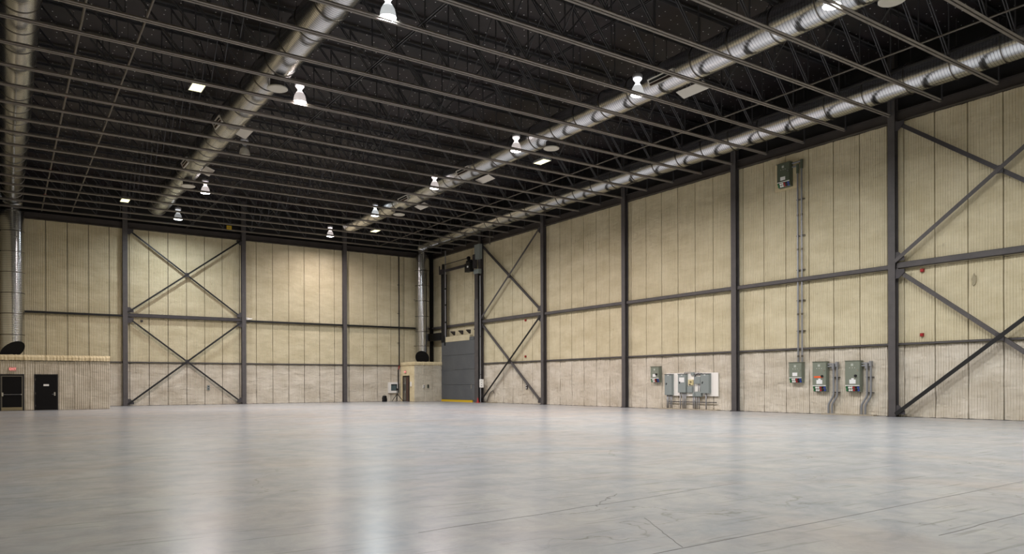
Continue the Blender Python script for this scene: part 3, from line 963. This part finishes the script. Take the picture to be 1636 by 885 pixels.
# face with doorway (faces -x)
def side_panel(y0, wd, z0, h, seed, mk='foam_lip'):
    me = panel_mesh(wd, h, seed, max(3, int(wd / .12)), M[mk], .008)
    return put('foam_panel', me, enc2, (bx, y0, z0), (0, 0, -PI / 2))
side_panel(WX - .1, .57, .02, 3.36, 75); side_panel(-.27 + .02, 1.34, 2.42, .96, 76); side_panel(-1.61, .95, .02, 3.36, 77)
put('foam_lip', lip_mesh(3.1, 90, .1, .32), enc2, (bx - .08, by, 3.36))
put('foam_lip', lip_mesh(2.9, 91, .1, .32), enc2, (bx, WX - .15, 3.36), (0, 0, -PI / 2))
d3 = S(MB().box(bx - .08, -.27, 0, bx + .02, -.34, 2.4).box(bx - .08, -1.52, 0, bx + .02, -1.59, 2.4).box(bx - .08, -.34, 2.32, bx + .02, -1.52, 2.4).build('door_3', M['black']))
MB().box(bx - .045, -.34, .01, bx + .0, -1.52, 2.32).build('door_reveal', M['brown_reveal'], d3)
leaf = MB().box(bx - .07, -.42, .02, bx - .045, -.95, 2.3).build('door_leaf', M['frame_grey'], d3)
MB().box(bx - .078, -.52, .15, bx - .07, -.62, 2.2).box(bx - .078, -.78, .15, bx - .07, -.84, 2.2).build('vertical_bars', M['chrome'], leaf)
exit_sign((bx - .06, -.86, 2.76), -PI / 2, 'small red EXIT sign over the doorway of the corner enclosure', .3, .26)
# small fittings on the corner enclosure
for y_, z_, l_ in ((-1.98, 1.62, 'small white thermostat box at the corner of the corner enclosure'),):
    t = MB().box(bx - .12, y_ - .14, z_ - .22, bx - .03, y_ + .1, z_ + .22).build('control_box', M['white']); tag(t, l_, 'box')
def outlet(loc, rz, label, mk='cabinet_dark', w=.2, h=.4):
    t = thing('outlet_box', label, 'outlet', loc, rz)
    MB().box(-w / 2, -.08, -h / 2, w / 2, 0, h / 2).build('back_box', M[mk], t)
    for s in (-1, 1):
        MB().lathe([(.05, 0), (.05, .02)], seg=12).build('socket', M['black_s'] if mk != 'steel_dark' else M['white_s'], t).matrix_local = Matrix.Translation((0, -.08, s * h * .24)) @ Matrix.Rotation(PI / 2, 4, 'X')
outlet((-2.2, by - .05, 1.4), 0, 'left outlet of the pair on the front of the corner enclosure', 'white', .16, .3)
outlet((-1.75, by - .05, 1.42), 0, 'right, darker outlet of the pair on the front of the corner enclosure', 'cabinet_dark', .16, .3)
outlet((-20.41, WX - .05, 1.38), 0, 'grey double outlet low on the back wall behind the X brace', 'panel_grey')
outlet((WX - .05, -15.6, 1.38), -PI / 2, 'dark double outlet low on the right wall in the far braced bay', 'steel_dark')

# vision window on the back wall
t = S(MB().box(-4.39, .18, .79, -3.32, .40, 1.0).box(-4.39, .18, 1.62, -3.32, .40, 1.8).box(-4.39, .18, 1.0, -4.15, .40, 1.62).box(-3.5, .18, 1.0, -3.32, .40, 1.62).build('window_1', M['white']))
MB().box(-4.15, .34, 1.0, -3.5, .36, 1.62).build('pane', M['glass_d'], t)
MB().box(-4.15, .27, 1.0, -4.11, .34, 1.62).box(-3.54, .27, 1.0, -3.5, .34, 1.62).box(-4.11, .27, 1.58, -3.54, .34, 1.62).box(-4.11, .27, 1.0, -3.54, .34, 1.03).build('window_frame', M['black'], t)

# standpipe
t = thing('standpipe', 'black vertical standpipe with red elbow on the back wall, left of the corner duct', 'pipe', (-3.33, .12, 0))
MB().tube([(0, 0, 13.7), (0, 0, 3.34)], .055, 10).build('upper_pipe', M['black'], t, True)
MB().tube([(0, 0, 3.36), (0, 0, 3.28), (-.04, -.02, 3.16), (-.10, -.04, 3.02)], .062, 10).build('elbow', M['red'], t, True)['label'] = 'red painted elbow'
MB().tube([(-.09, -.03, 3.0), (-.11, -.04, 2.9), (-.11, -.04, .8)], .06, 10).build('lower_pipe', M['black'], t, True)
for z_ in (5.5, 8.3, 11.0):
    MB().box(-.1, .0, z_, .1, .19, z_ + .04).build('pipe_clamp', M['steel_dark'], t)

# backpack and tripod
t = thing('backpack', 'black backpack standing on the floor against the back wall', 'bag', (-5.15, -.55, 0), .2)
bm = bmesh.new()
bmesh.ops.create_cube(bm, size=1)
for v in bm.verts:
    tz = (v.co.z + .5); v.co.x *= .44 * (1 - .18 * tz); v.co.y *= .3 * (1 - .3 * tz); v.co.z = tz * .56
bmesh.ops.bevel(bm, geom=bm.edges[:], offset=.07, segments=3, affect='EDGES', profile=.6)
me = bpy.data.meshes.new('bag_body'); bm.to_mesh(me); bm.free(); me.materials.append(M['black_s'])
for p in me.polygons: p.use_smooth = True
put('bag_body', me, t)
bm = bmesh.new(); bmesh.ops.create_cube(bm, size=1)
for v in bm.verts: v.co.x *= .32; v.co.y = v.co.y * .1 - .17; v.co.z = v.co.z * .26 + .2
bmesh.ops.bevel(bm, geom=bm.edges[:], offset=.03, segments=2, affect='EDGES')
me = bpy.data.meshes.new('front_pocket'); bm.to_mesh(me); bm.free(); me.materials.append(M['black'])
put('front_pocket', me, t)
MB().tube([(-.09, .03, .54), (-.06, .03, .63), (.06, .03, .63), (.09, .03, .54)], .014, 8).build('carry_handle', M['black'], t, True)
for s in (-1, 1):
    MB().tube([(s * .1, .1, .5), (s * .13, .2, .36), (s * .12, .18, .12), (s * .12, .1, .05)], .02, 8).build('shoulder_strap', M['black'], t, True)

t = thing('tripod', 'black tripod with a small camera standing before the white framed window', 'tripod', (-4.26, -1.35, 0))
apex = Vector((0, 0, .72))
for a in (math.radians(-125), math.radians(-5), math.radians(115)):
    foot = Vector((.62 * math.cos(a), .62 * math.sin(a), .02))
    MB().tube([apex, apex.lerp(foot, .5), foot], [.035, .03, .022], 8).build('leg', M['black'], t, True)
MB().tube([(0, 0, .05), (0, 0, 1.05)], .035, 8).build('centre_column', M['black'], t, True)
MB().lathe([(.05, .66), (.055, .7), (.055, .76), (.03, .8)], seg=12).build('leg_collar', M['black'], t, True)
MB().box(-.08, -.06, 1.05, .08, .06, 1.2).tube([(0, -.05, 1.12), (0, -.15, 1.12)], .045, 12).box(-.03, -.03, 1.2, .03, .03, 1.24).build('camera_body', M['black_s'], t)

# ------------------------------------------------------------------ lift door
dx = -.28
d4 = S(MB().box(dx + .05, -2.62, .02, dx + .17, -9.1, 5.5).build('door_4', M['door_blue']))
n = 0
zs = [0.18, 1.55, 2.92, 4.25, 5.5]
for z0, z1 in zip(zs, zs[1:]):
    MB().box(dx, -2.64, z0 + .012, dx + .05, -8.55, z1 - .012).build('door_section', M['door_blue'], d4)
for y_ in (-4.1, -5.6, -7.1):
    pass
MB().box(dx - .02, -2.64, 2.86, dx, -5.2, 2.98).build('stiffener_rail', M['door_blue'], d4)
MB().box(dx - .03, -8.0, 1.2, dx, -8.1, 1.55).build('pull_handle', M['chrome'], d4)
MB().box(dx - .05, -2.66, .0, dx + .12, -8.2, .18).build('bottom_seal', M['yellow'], d4)['label'] = 'yellow painted bottom edge'
MB().box(dx - .02, -7.75, 5.5, dx + .08, -8.5, 5.78).box(dx - .02, -2.64, 5.5, dx + .08, -3.3, 5.62).build('top_corner_plate', M['door_blue'], d4)
MB().box(dx - .02, -3.3, 5.5, dx + .3, -7.8, 5.98).build('foam_header', M['foam'], d4)['label'] = 'cream foam band above the door'
t = thing('door_guide_rail', 'tall black guide rail at the left side of the lift door', 'rail', (0, 0, 0))
MB().box(dx - .03, -2.62, 5.5, .05, -3.12, 11.88).build('rail_box', M['black'], t)
MB().box(dx + .0, -3.12, 5.5, dx + .06, -3.2, 11.88).build('rail_edge', M['steel'], t)
MB().box(dx - .05, -3.2, 5.2, dx - .03, -3.42, 6.1).build('cover_plate', M['black'], t)
MB().tube([(dx, -3.42, 5.9), (dx, -3.42, 14.0)], .05, 10).build('conduit', M['conduit'], t, True)
for z_ in (7.3, 8.9, 10.4):
    MB().box(dx - .08, -3.34, z_, dx + .06, -3.6, z_ + .12).build('junction_box', M['black'], t)
t = thing('door_guide_rail', 'tall grey-brown guide rail at the right side of the lift door', 'rail', (0, 0, 0))
MB().box(dx, -8.56, 0, dx + .04, -9.15, 9.0).build('rail_face', M['steel'], t)
MB().box(dx, -8.62, 9.0, dx + .04, -9.15, 11.2).build('upper_rail_face', M['steel_dark'], t)
MB().box(dx + .04, -8.6, 0, -.02, -9.14, 11.2).build('rail_box', M['black'], t)
MB().box(dx - .02, -8.5, 11.2, 0.0, -9.3, 11.6).build('head_bracket', M['panel_grey'], t)
for i in range(12):
    MB().box(dx + .06, -9.14, 1.0 + i * .85, dx + .2, -9.19, 1.12 + i * .85).build('roller_bracket', M['black'], t)
t = thing('cable_conduit', 'thin grey conduit running up beside the right guide rail', 'conduit')
MB().tube([(-.12, -9.3, .02), (-.12, -9.3, 11.0)], .05, 10).build('conduit_run', M['conduit'], t, True)
for z_ in (2.4, 5.7, 8.4):
    MB().box(-.19, -9.36, z_, -.02, -9.2, z_ + .05).build('clamp', M['steel_dark'], t)
t = thing('lift_drive', 'black chain hoist drive with motor at the top of the lift door', 'motor', (dx - .1, -8.05, 12.0))
MB().box(-.3, -.45, -.55, .1, .45, .2).build('gearbox', M['black'], t)
MB().tube([(-.12, .2, .3), (-.12, -.35, .3)], .2, 16).build('motor_can', M['black_s'], t, True)
MB().tube([(-.15, .1, .65), (-.15, -.05, .65)], .17, 16).build('chain_wheel', M['black'], t, True)
MB().box(-.34, -.2, -.2, -.3, .0, -.05).build('name_plate', M['paper'], t)
MB().box(-.02, -.75, -.3, .25, -.45, .9).build('mount_bracket', M['steel_dark'], t)
t = thing('lift_header', 'brown steel header beam and shaft spanning above the lift door', 'beam')
MB().box(dx - .04, -2.7, 12.05, dx + .12, -7.6, 12.27).build('header_beam', M['steel_dark'], t)
MB().tube([(dx - .06, -3.0, 12.72), (dx - .06, -8.0, 12.74)], .035, 8).build('drive_shaft', M['black'], t, True)
MB().box(dx - .1, -2.35, 11.9, dx + .1, -3.3, 12.35).box(dx - .12, -2.38, 12.2, dx - .04, -2.46, 12.7).build('end_bracket', M['steel_dark'], t)
MB().box(dx - .1, -2.9, 12.35, dx + .04, -3.2, 12.8).build('bearing_block', M['black'], t)
o = MB().box(dx - .05, -8.68, 12.45, -.03, -9.5, 13.72).build('cover_box', M['panel_grey']); tag(o, 'pale grey-green box at the top of the column beside the lift drive', 'box')
o = MB().box(-.35, .0, 5.75, -.1, -2.5, 6.45).build('counterweight_beam', M['black']); tag(o, 'short black beam between the corner and the left guide rail', 'beam')
for i, y_ in enumerate((-3.95, -5.4, -6.75, -8.1)):
    t = MB().prism([(WX, 6.1), (dx + .3, 6.42), (dx + .3, 6.5), (WX, 6.5)][::-1], y_ - .14, y_ + .14, 1).build('wall_bracket', M['steel_dark'])
    tag(t, 'small dark bracket above the lift door, ' + ('leftmost', 'second from left', 'third from left', 'rightmost')[i] + ' of four', 'bracket', 'brackets above the lift door')
t = thing('control_box', 'pale grey control box hanging beside the right guide rail', 'box', (-.12, -9.3, 1.3))
MB().box(-.1, -.5, 0, .02, .02, .72).build('enclosure', M['white'], t)
for z_ in (.15, .36, .57):
    MB().tube([(-.1, -.35, z_), (-.125, -.35, z_)], .035, 10).build('push_button', M['black_s'], t)
t = thing('traffic_cone', 'small red traffic cone beside the lift door', 'cone', (-.55, -9.55, 0))
MB().box(-.17, -.17, 0, .17, .17, .03).build('base', M['cone_red'], t)
MB().lathe([(.11, .03), (.03, .42), (.018, .45)], seg=16).build('cone_body', M['cone_red'], t, True)
t = thing('cable', 'dark loose cable at the foot of the far braced bay', 'cable', (.22, -10.3, 0))
MB().tube([(0, .5, .02), (0, .35, .35), (0, .1, .75), (0, -.2, .95), (0, -.5, 1.05), (0, -.62, .8)], .025, 8).build('cable_run', M['black'], t, True)
MB().box(-.3, -1.0, 0, .1, .2, .04).build('floor_plate', M['kick'], t)
o = MB().tube([(.04, -10.62, 13.52), (.04, -10.62, 14.8)], .05, 10).build('drop_pipe', M['sprinkler'], None, True)
tag(o, 'short pale pipe stub hanging down over the eave beam beside the far braced bay', 'pipe')

# ------------------------------------------------------------------ cam-lock cabinets
def disc(mb, c, r, t, nrm, seg=12):
    c = Vector(c); n_ = Vector(nrm).normalized()
    return mb.tube([c, c + n_ * t], r, seg)
def camlock(y0, y1, z0, z1, label, big=True, sticker=False, knob=True, front=.10, dark=False, cat='cabinet', back=.35):
    """cabinet on right wall between y0 (left, larger) and y1; local coords: origin at wall, x local = along -y, y local = into wall"""
    w = y0 - y1
    t = thing('power_cabinet', label, cat, (back, y0, z0), -PI / 2)
    h = z1 - z0; d = back - front     # depth
    cm = M['cabinet_dark'] if dark else M['cabinet']
    hs = .30 * (h / 1.5) if big else .26
    # body (upper box) and sloped connector bay below
    mb = MB().box(0, -d, hs, w, 0, h)
    mb.build('housing', cm, t)
    MB().prism([(-d, hs), (0, hs), (0, .0), (-d * .62, .0)], .012, w - .012, 0).build('connector_bay', cm, t)
    MB().box(-.015, -d - .03, h, w + .015, .0, h + .025).build('rain_hood', M['cabinet_dark'], t)
    dr = MB().box(.02, -d - .02, hs + .04, w - .02, -d, h - .02).build('door', cm, t)
    MB().box(.02, -d - .028, hs - .005, w - .02, -d, hs + .03).build('white_strip', M['white_s'], t)
    # slope basis
    a = Vector((0, -d, hs)); b = Vector((0, -d * .62, 0)); dn = (b - a); nrm = Vector((0, -dn.z * -1, 0))
    nrm = Vector((0, dn.z, -dn.y)).normalized()
    if nrm.y > 0: nrm = -nrm
    cols = [('green_s', .1, 1), ('white_s', .27, 2), ('white_s', .42, 2), ('red_s', .57, 2), ('black_s', .72, 2), ('blue_s', .87, 2)]
    for ck, fx, nn in cols:
        for j in range(2):
            p = a + dn * (.27 + .42 * j); p.x = fx * w
            mb = MB(); disc(mb, p, .048 * (w / .76), .05, nrm, 10)
            mb.build('socket', M[ck], t)['label'] = ck.replace('_s', '') + ' cam-lock socket'
    if big and not dark:
        MB().box(.3 * w, -d - .026, hs + .1, .72 * w, -d - .02, hs + .3).build('paper_label', M['paper'], dr)
        MB().box(.43 * w, -d - .026, hs + .3, .6 * w, -d - .02, hs + .37).build('paper_tab', M['paper'], dr)
    else:
        MB().box(.28 * w, -d - .026, hs + .1, .66 * w, -d - .02, hs + .28).build('paper_label', M['paper'], dr)
    MB().box(.4 * w, -d - .024, h - .24, .56 * w, -d - .02, h - .12).build('maker_plate', mat('plate_pale', (176, 180, 170), .5) if 'plate_pale' not in bpy.data.materials else bpy.data.materials['plate_pale'], dr)
    for i, fx in enumerate((.32, .5, .66)):
        mb = MB(); disc(mb, (fx * w, -d - .02, h - .33), .014, .01, (0, -1, 0), 8); mb.build('indicator', M['white_s'], dr)
    mb = MB(); disc(mb, (.86 * w, -d - .02, h - .42), .025, .03, (0, -1, 0), 10); mb.box(.84 * w, -d - .03, h - .5, .88 * w, -d - .02, h - .44); mb.build('latch', M['chrome'], dr)
    if knob:
        mb = MB(); disc(mb, (.72 * w, -d - .02, h * .52), .065, .05, (0, -1, 0), 14); mb.build('rotary_knob', M['black_s'], dr)
    if sticker:
        MB().box(.12 * w, -d - .026, hs + .41, .78 * w, -d - .02, hs + .5).build('warning_sticker', M['orange'], dr)['label'] = 'orange warning strip'
    return t
camlock(-39.95, -40.72, 1.6, 2.66, 'smallest green-grey cam-lock cabinet, under the two long conduits', False, False, False)
camlock(-41.34, -42.12, 1.14, 2.66, 'green-grey cam-lock cabinet with an orange warning strip', True, True)
camlock(-43.14, -43.92, 1.15, 2.66, 'green-grey cam-lock cabinet without sticker, nearest the big column', True, False)
camlock(-39.3, -40.08, 12.02, 13.27, 'dark green cam-lock cabinet mounted high under the eave beam', False, False, False, .03, True, 'cabinet', .308)
o = MB().box(.31, -38.97, 11.9, .35, -40.43, 13.35).build('backing_board', M['foam_lip']); tag(o, 'pale backing board behind the high dark green cabinet', 'board')
# breaker cabinet left of the board
t = camlock(-29.7, -30.44, 1.66, 2.66, 'green-grey cabinet with a black knob, alone left of the white backboard', False, False, True)

# conduits from the high cabinet down
t = thing('conduit_pair', 'pair of long steel conduits dropping from the high cabinet to the low one', 'conduit')
for j, (y_, zt_, xo) in enumerate(((-40.42, 13.0, .22), (-40.66, 13.2, .22))):
    MB().tube([(xo, -40.1, zt_), (xo, y_ + .05, zt_), (xo, y_, zt_ - .07), (xo, y_, 2.7)], .045, 10).build('conduit_run', M['conduit'], t, True)
    MB().tube([(xo, y_, zt_ + .08), (xo, y_, zt_ - .4)], .07, 10).build('elbow_fitting', M['cabinet_dark'], t, True)
    z_ = 12.0
    for z_ in (10.4, 8.6, 5.2, 3.0):
        MB().tube([(xo, y_, z_ - .05), (xo, y_, z_ + .05)], .058, 10).build('coupling', M['duct_ring'], t, True)
for z_ in (11.2, 9.3, 7.5, 5.9, 4.3):
    MB().box(.26, -40.3, z_, .345, -40.78, z_ + .05).build('strut_clamp', M['duct_ring'], t)
def sconduit(yc, side_y, label):
    t = thing('conduit_pair', label, 'conduit')
    for j, dy in enumerate((0.0, -.2)):
        y_ = yc + dy
        MB().tube([(.22, y_, 2.45), (.22, y_, 1.05), (.22, y_ + .03, .92), (.22, y_ + .26, .55), (.22, y_ + .29, .42), (.22, y_ + .29, .06)], .05, 12).build('conduit_run', M['conduit'], t, True)
        MB().box(.14, y_ - .06, 2.28 + .12 * j, .30, y_ + .06, 2.58 + .06 * j).build('elbow_fitting', M['conduit'], t)
        MB().tube([(.22, side_y, 2.42 + .12 * j), (.22, y_, 2.42 + .12 * j)], .04, 10).build('side_nipple', M['conduit'], t, True)
    for z_ in (1.1, 1.85):
        MB().box(.26, yc + .1, z_, .345, yc - .3, z_ + .04).build('strut_clamp', M['steel_dark'], t)
        for yy in (yc - .1, yc - .3): MB().box(.16, yy - .02, z_, .2, yy + .02, z_ + .04).build('clamp_bolt', M['black'], t)
    return t
sconduit(-42.44, -42.13, 'pair of S-bent conduits beside the cabinet with the orange strip')
sconduit(-44.2, -43.93, 'pair of S-bent conduits beside the cabinet nearest the big column')
o = MB().box(.05, -41.85, 0, WX - .04, -44.6, .06).build('floor_curb', M['concrete']); tag(o, 'low concrete curb under the S-bent conduits', 'curb')

# ------------------------------------------------------------------ white backboard group
o = MB().box(.27, -30.93, .83, .33, -35.05, 2.23).build('backboard', M['white']); tag(o, 'white electrical backboard mounted low on the right wall', 'board')
def panelbox(y0, y1, z0, z1, label, front=.10, back=.27, hood=True, handle=True, sheet=False):
    t = thing('electrical_panel', label, 'panel', (0, 0, 0))
    MB().box(front, y0, z0, back, y1, z1).build('enclosure', M['panel_grey'], t)
    dr = MB().box(front - .015, y0 - .015, z0 + .02, front, y1 + .015, z1 - .03).build('door', M['panel_grey'], t)
    if hood:
        MB().box(front - .04, y0 + .015, z1, back, y1 - .015, z1 + .02).build('top_flange', M['steel_dark'], t)
        MB().box(front - .02, (y0 + y1) / 2 + .06, z1 - .08, front - .015, (y0 + y1) / 2 - .06, z1 - .04).build('paper_label', M['paper'], dr)
    if handle:
        mid_ = (z0 + z1) / 2 + .05
        MB().box(front - .04, y0 - .13, mid_ - .06, front - .015, y0 - .17, mid_ + .06).box(front - .04, y0 - .17, mid_ + .02, front - .015, y0 - .21, mid_ + .06).build('latch', M['black_s'], dr)
    if sheet:
        MB().box(front - .02, y0 - .12, z1 - .5, front - .015, y1 + .12, z1 - .2).build('schedule_sheet', M['paper'], dr)
    return t
panelbox(-30.93, -31.55, .87, 2.16, 'tall grey electrical panel at the left end of the white backboard')
panelbox(-32.05, -32.7, 1.03, 2.16, 'grey electrical panel with a white sheet on its door', sheet=True)
panelbox(-33.86, -34.52, 1.0, 2.16, 'grey electrical panel at the right part of the white backboard')
panelbox(-32.74, -33.16, 1.04, 1.42, 'small square grey box right of the panel with a sheet', .16, .27, False, False)
panelbox(-33.36, -33.82, 1.56, 2.0, 'grey disconnect box under the looped conduit', .14, .27, False, False)
panelbox(-33.4, -33.87, .8, 1.1, 'lower grey junction box at the backboard bottom, the wider one', .14, .27, False, False)
panelbox(-33.18, -33.36, .8, 1.06, 'lower grey junction box at the backboard bottom, the narrow one', .16, .27, False, False)
panelbox(-33.02, -33.27, 2.08, 2.27, 'tiny grey box straddling the top edge of the backboard', .18, .27, False, False)
t = thing('meter_block', 'cream metering block with dark gauge in the middle of the backboard', 'meter')
MB().box(.17, -32.82, 1.5, .27, -33.18, 1.82).build('block', mat('cream_block', (214, 200, 150), .6), t)
MB().box(.16, -32.95, 1.62, .17, -33.1, 1.74).build('gauge', M['kick'], t)
MB().box(.155, -32.9, 1.5, .17, -33.02, 1.56).build('terminal', M['black_s'], t)
t = thing('conduit_rack', 'row of steel conduits running from the backboard panels down to the curb', 'conduit')
for y_, z_ in ((-31.05, .87), (-31.15, .87), (-31.32, .87), (-31.45, .87), (-32.15, 1.03), (-32.35, 1.03), (-32.47, 1.03), (-32.6, 1.03), (-33.2, .8), (-33.32, .8), (-33.48, .8), (-33.66, .8), (-34.2, 1.0)):
    MB().tube([(.2, y_, z_), (.2, y_, .05)], .03 if y_ != -34.2 else .035, 8).build('conduit_run', M['conduit'], t, True)
MB().box(.23, -31.0, .44, .27, -34.95, .49).build('strut_rail', M['steel_dark'], t)
MB().tube([(.2, -32.5, 2.18), (.2, -32.52, 2.26), (.2, -33.0, 2.28)], .02, 8).tube([(.2, -33.27, 2.2), (.2, -33.5, 2.22), (.2, -33.9, 2.2)], .02, 8).build('top_conduit', M['conduit'], t, True)
MB().tube([(.2, -33.35, 2.0), (.2, -33.4, 2.12), (.2, -33.6, 2.17), (.2, -33.8, 2.12), (.2, -33.84, 2.02)], .035, 10).build('looped_conduit', M['steel_dark'], t, True)
MB().tube([(.2, -33.6, 1.56), (.2, -33.6, 1.1)], .025, 8).tube([(.2, -33.75, 1.56), (.2, -33.75, 1.1)], .025, 8).tube([(.2, -33.28, 2.08), (.2, -33.28, 1.06)], .02, 8).build('short_conduit', M['conduit'], t, True)
o = MB().box(.0, -30.5, 0, WX - .04, -35.15, .05).build('floor_curb', M['concrete']); tag(o, 'low concrete curb under the white electrical backboard', 'curb')

# ------------------------------------------------------------------ small wall items
def alarm(loc, rz, label):
    t = thing('fire_alarm_box', label, 'alarm', loc, rz)
    MB().box(-.075, -.09, -.075, .075, 0, .075).build('housing', M['red'], t)
    MB().box(-.045, -.105, -.045, .045, -.09, .045).build('face_plate', M['red_s'], t)
alarm((WX - .05, -46.79, 6.70), -PI / 2, 'small dark red alarm box just under the girt right of the big column')
alarm((WX - .05, -46.77, 3.77), -PI / 2, 'small dark red alarm box above the lower girt right of the big column')
alarm((WX - .05, -15.46, 6.7), -PI / 2, 'tiny red alarm box under the girt in the far braced bay')
alarm((WX - .05, -15.44, 3.8), -PI / 2, 'tiny red alarm box above the lower girt in the far braced bay')
t = MB().box(-25.43, .28, 6.55, -25.27, .4, 6.7).build('small_bracket', M['steel_dark']); tag(t, 'tiny dark bracket under the girt in the back braced bay', 'bracket')
# scrap of plastic on girt
bm = bmesh.new(); bmesh.ops.create_icosphere(bm, subdivisions=2, radius=.2)
rn = random.Random(3)
for v in bm.verts: v.co = v.co * rn.uniform(.5, 1.25); v.co.x *= 1.6; v.co.z *= .55; v.co.y *= .55
me = bpy.data.meshes.new('plastic_scrap'); bm.to_mesh(me); bm.free(); me.materials.append(M['white'])
o = put('plastic_scrap', me, None, (-17.25, .16, 7.17)); tag(o, 'crumpled pale plastic scrap lying on the girt beside the back column', 'scrap')
# stain patch of smeared foam on right wall
bm = bmesh.new(); bmesh.ops.create_circle(bm, cap_ends=True, segments=14, radius=.2)
for v in bm.verts: v.co = Vector((v.co.x * rn.uniform(.25, .6), v.co.y * rn.uniform(.7, 1.6), 0))
r_ = bmesh.ops.extrude_face_region(bm, geom=bm.faces[:])
for v in [g for g in r_['geom'] if isinstance(g, bmesh.types.BMVert)]: v.co.z += .03
me = bpy.data.meshes.new('foam_patch'); bm.to_mesh(me); bm.free(); me.materials.append(mat('patch_grey', (158, 148, 122), .9))
o = put('foam_patch', me, wall_right); o.matrix_world = Matrix.Translation((WX - .06, -48.98, 6.0)) @ Matrix.Rotation(-PI / 2, 4, 'Y') @ Matrix.Rotation(PI / 2, 4, 'Z'); o['label'] = 'grey smeared patch on the foam'
# yellow tag on the joist
t = thing('hanging_sign', 'small yellow sign hanging on the joist near the back wall', 'sign', (-19.35, -JS + OFF - .128, 14.2))
MB().box(-.19, -.012, -.15, .19, 0, .15).build('plate', M['yellow'], t)
MB().box(-.13, -.016, .02, .13, -.012, .05).box(-.13, -.016, -.05, .13, -.012, -.02).build('printed_lines', M['kick'], t)
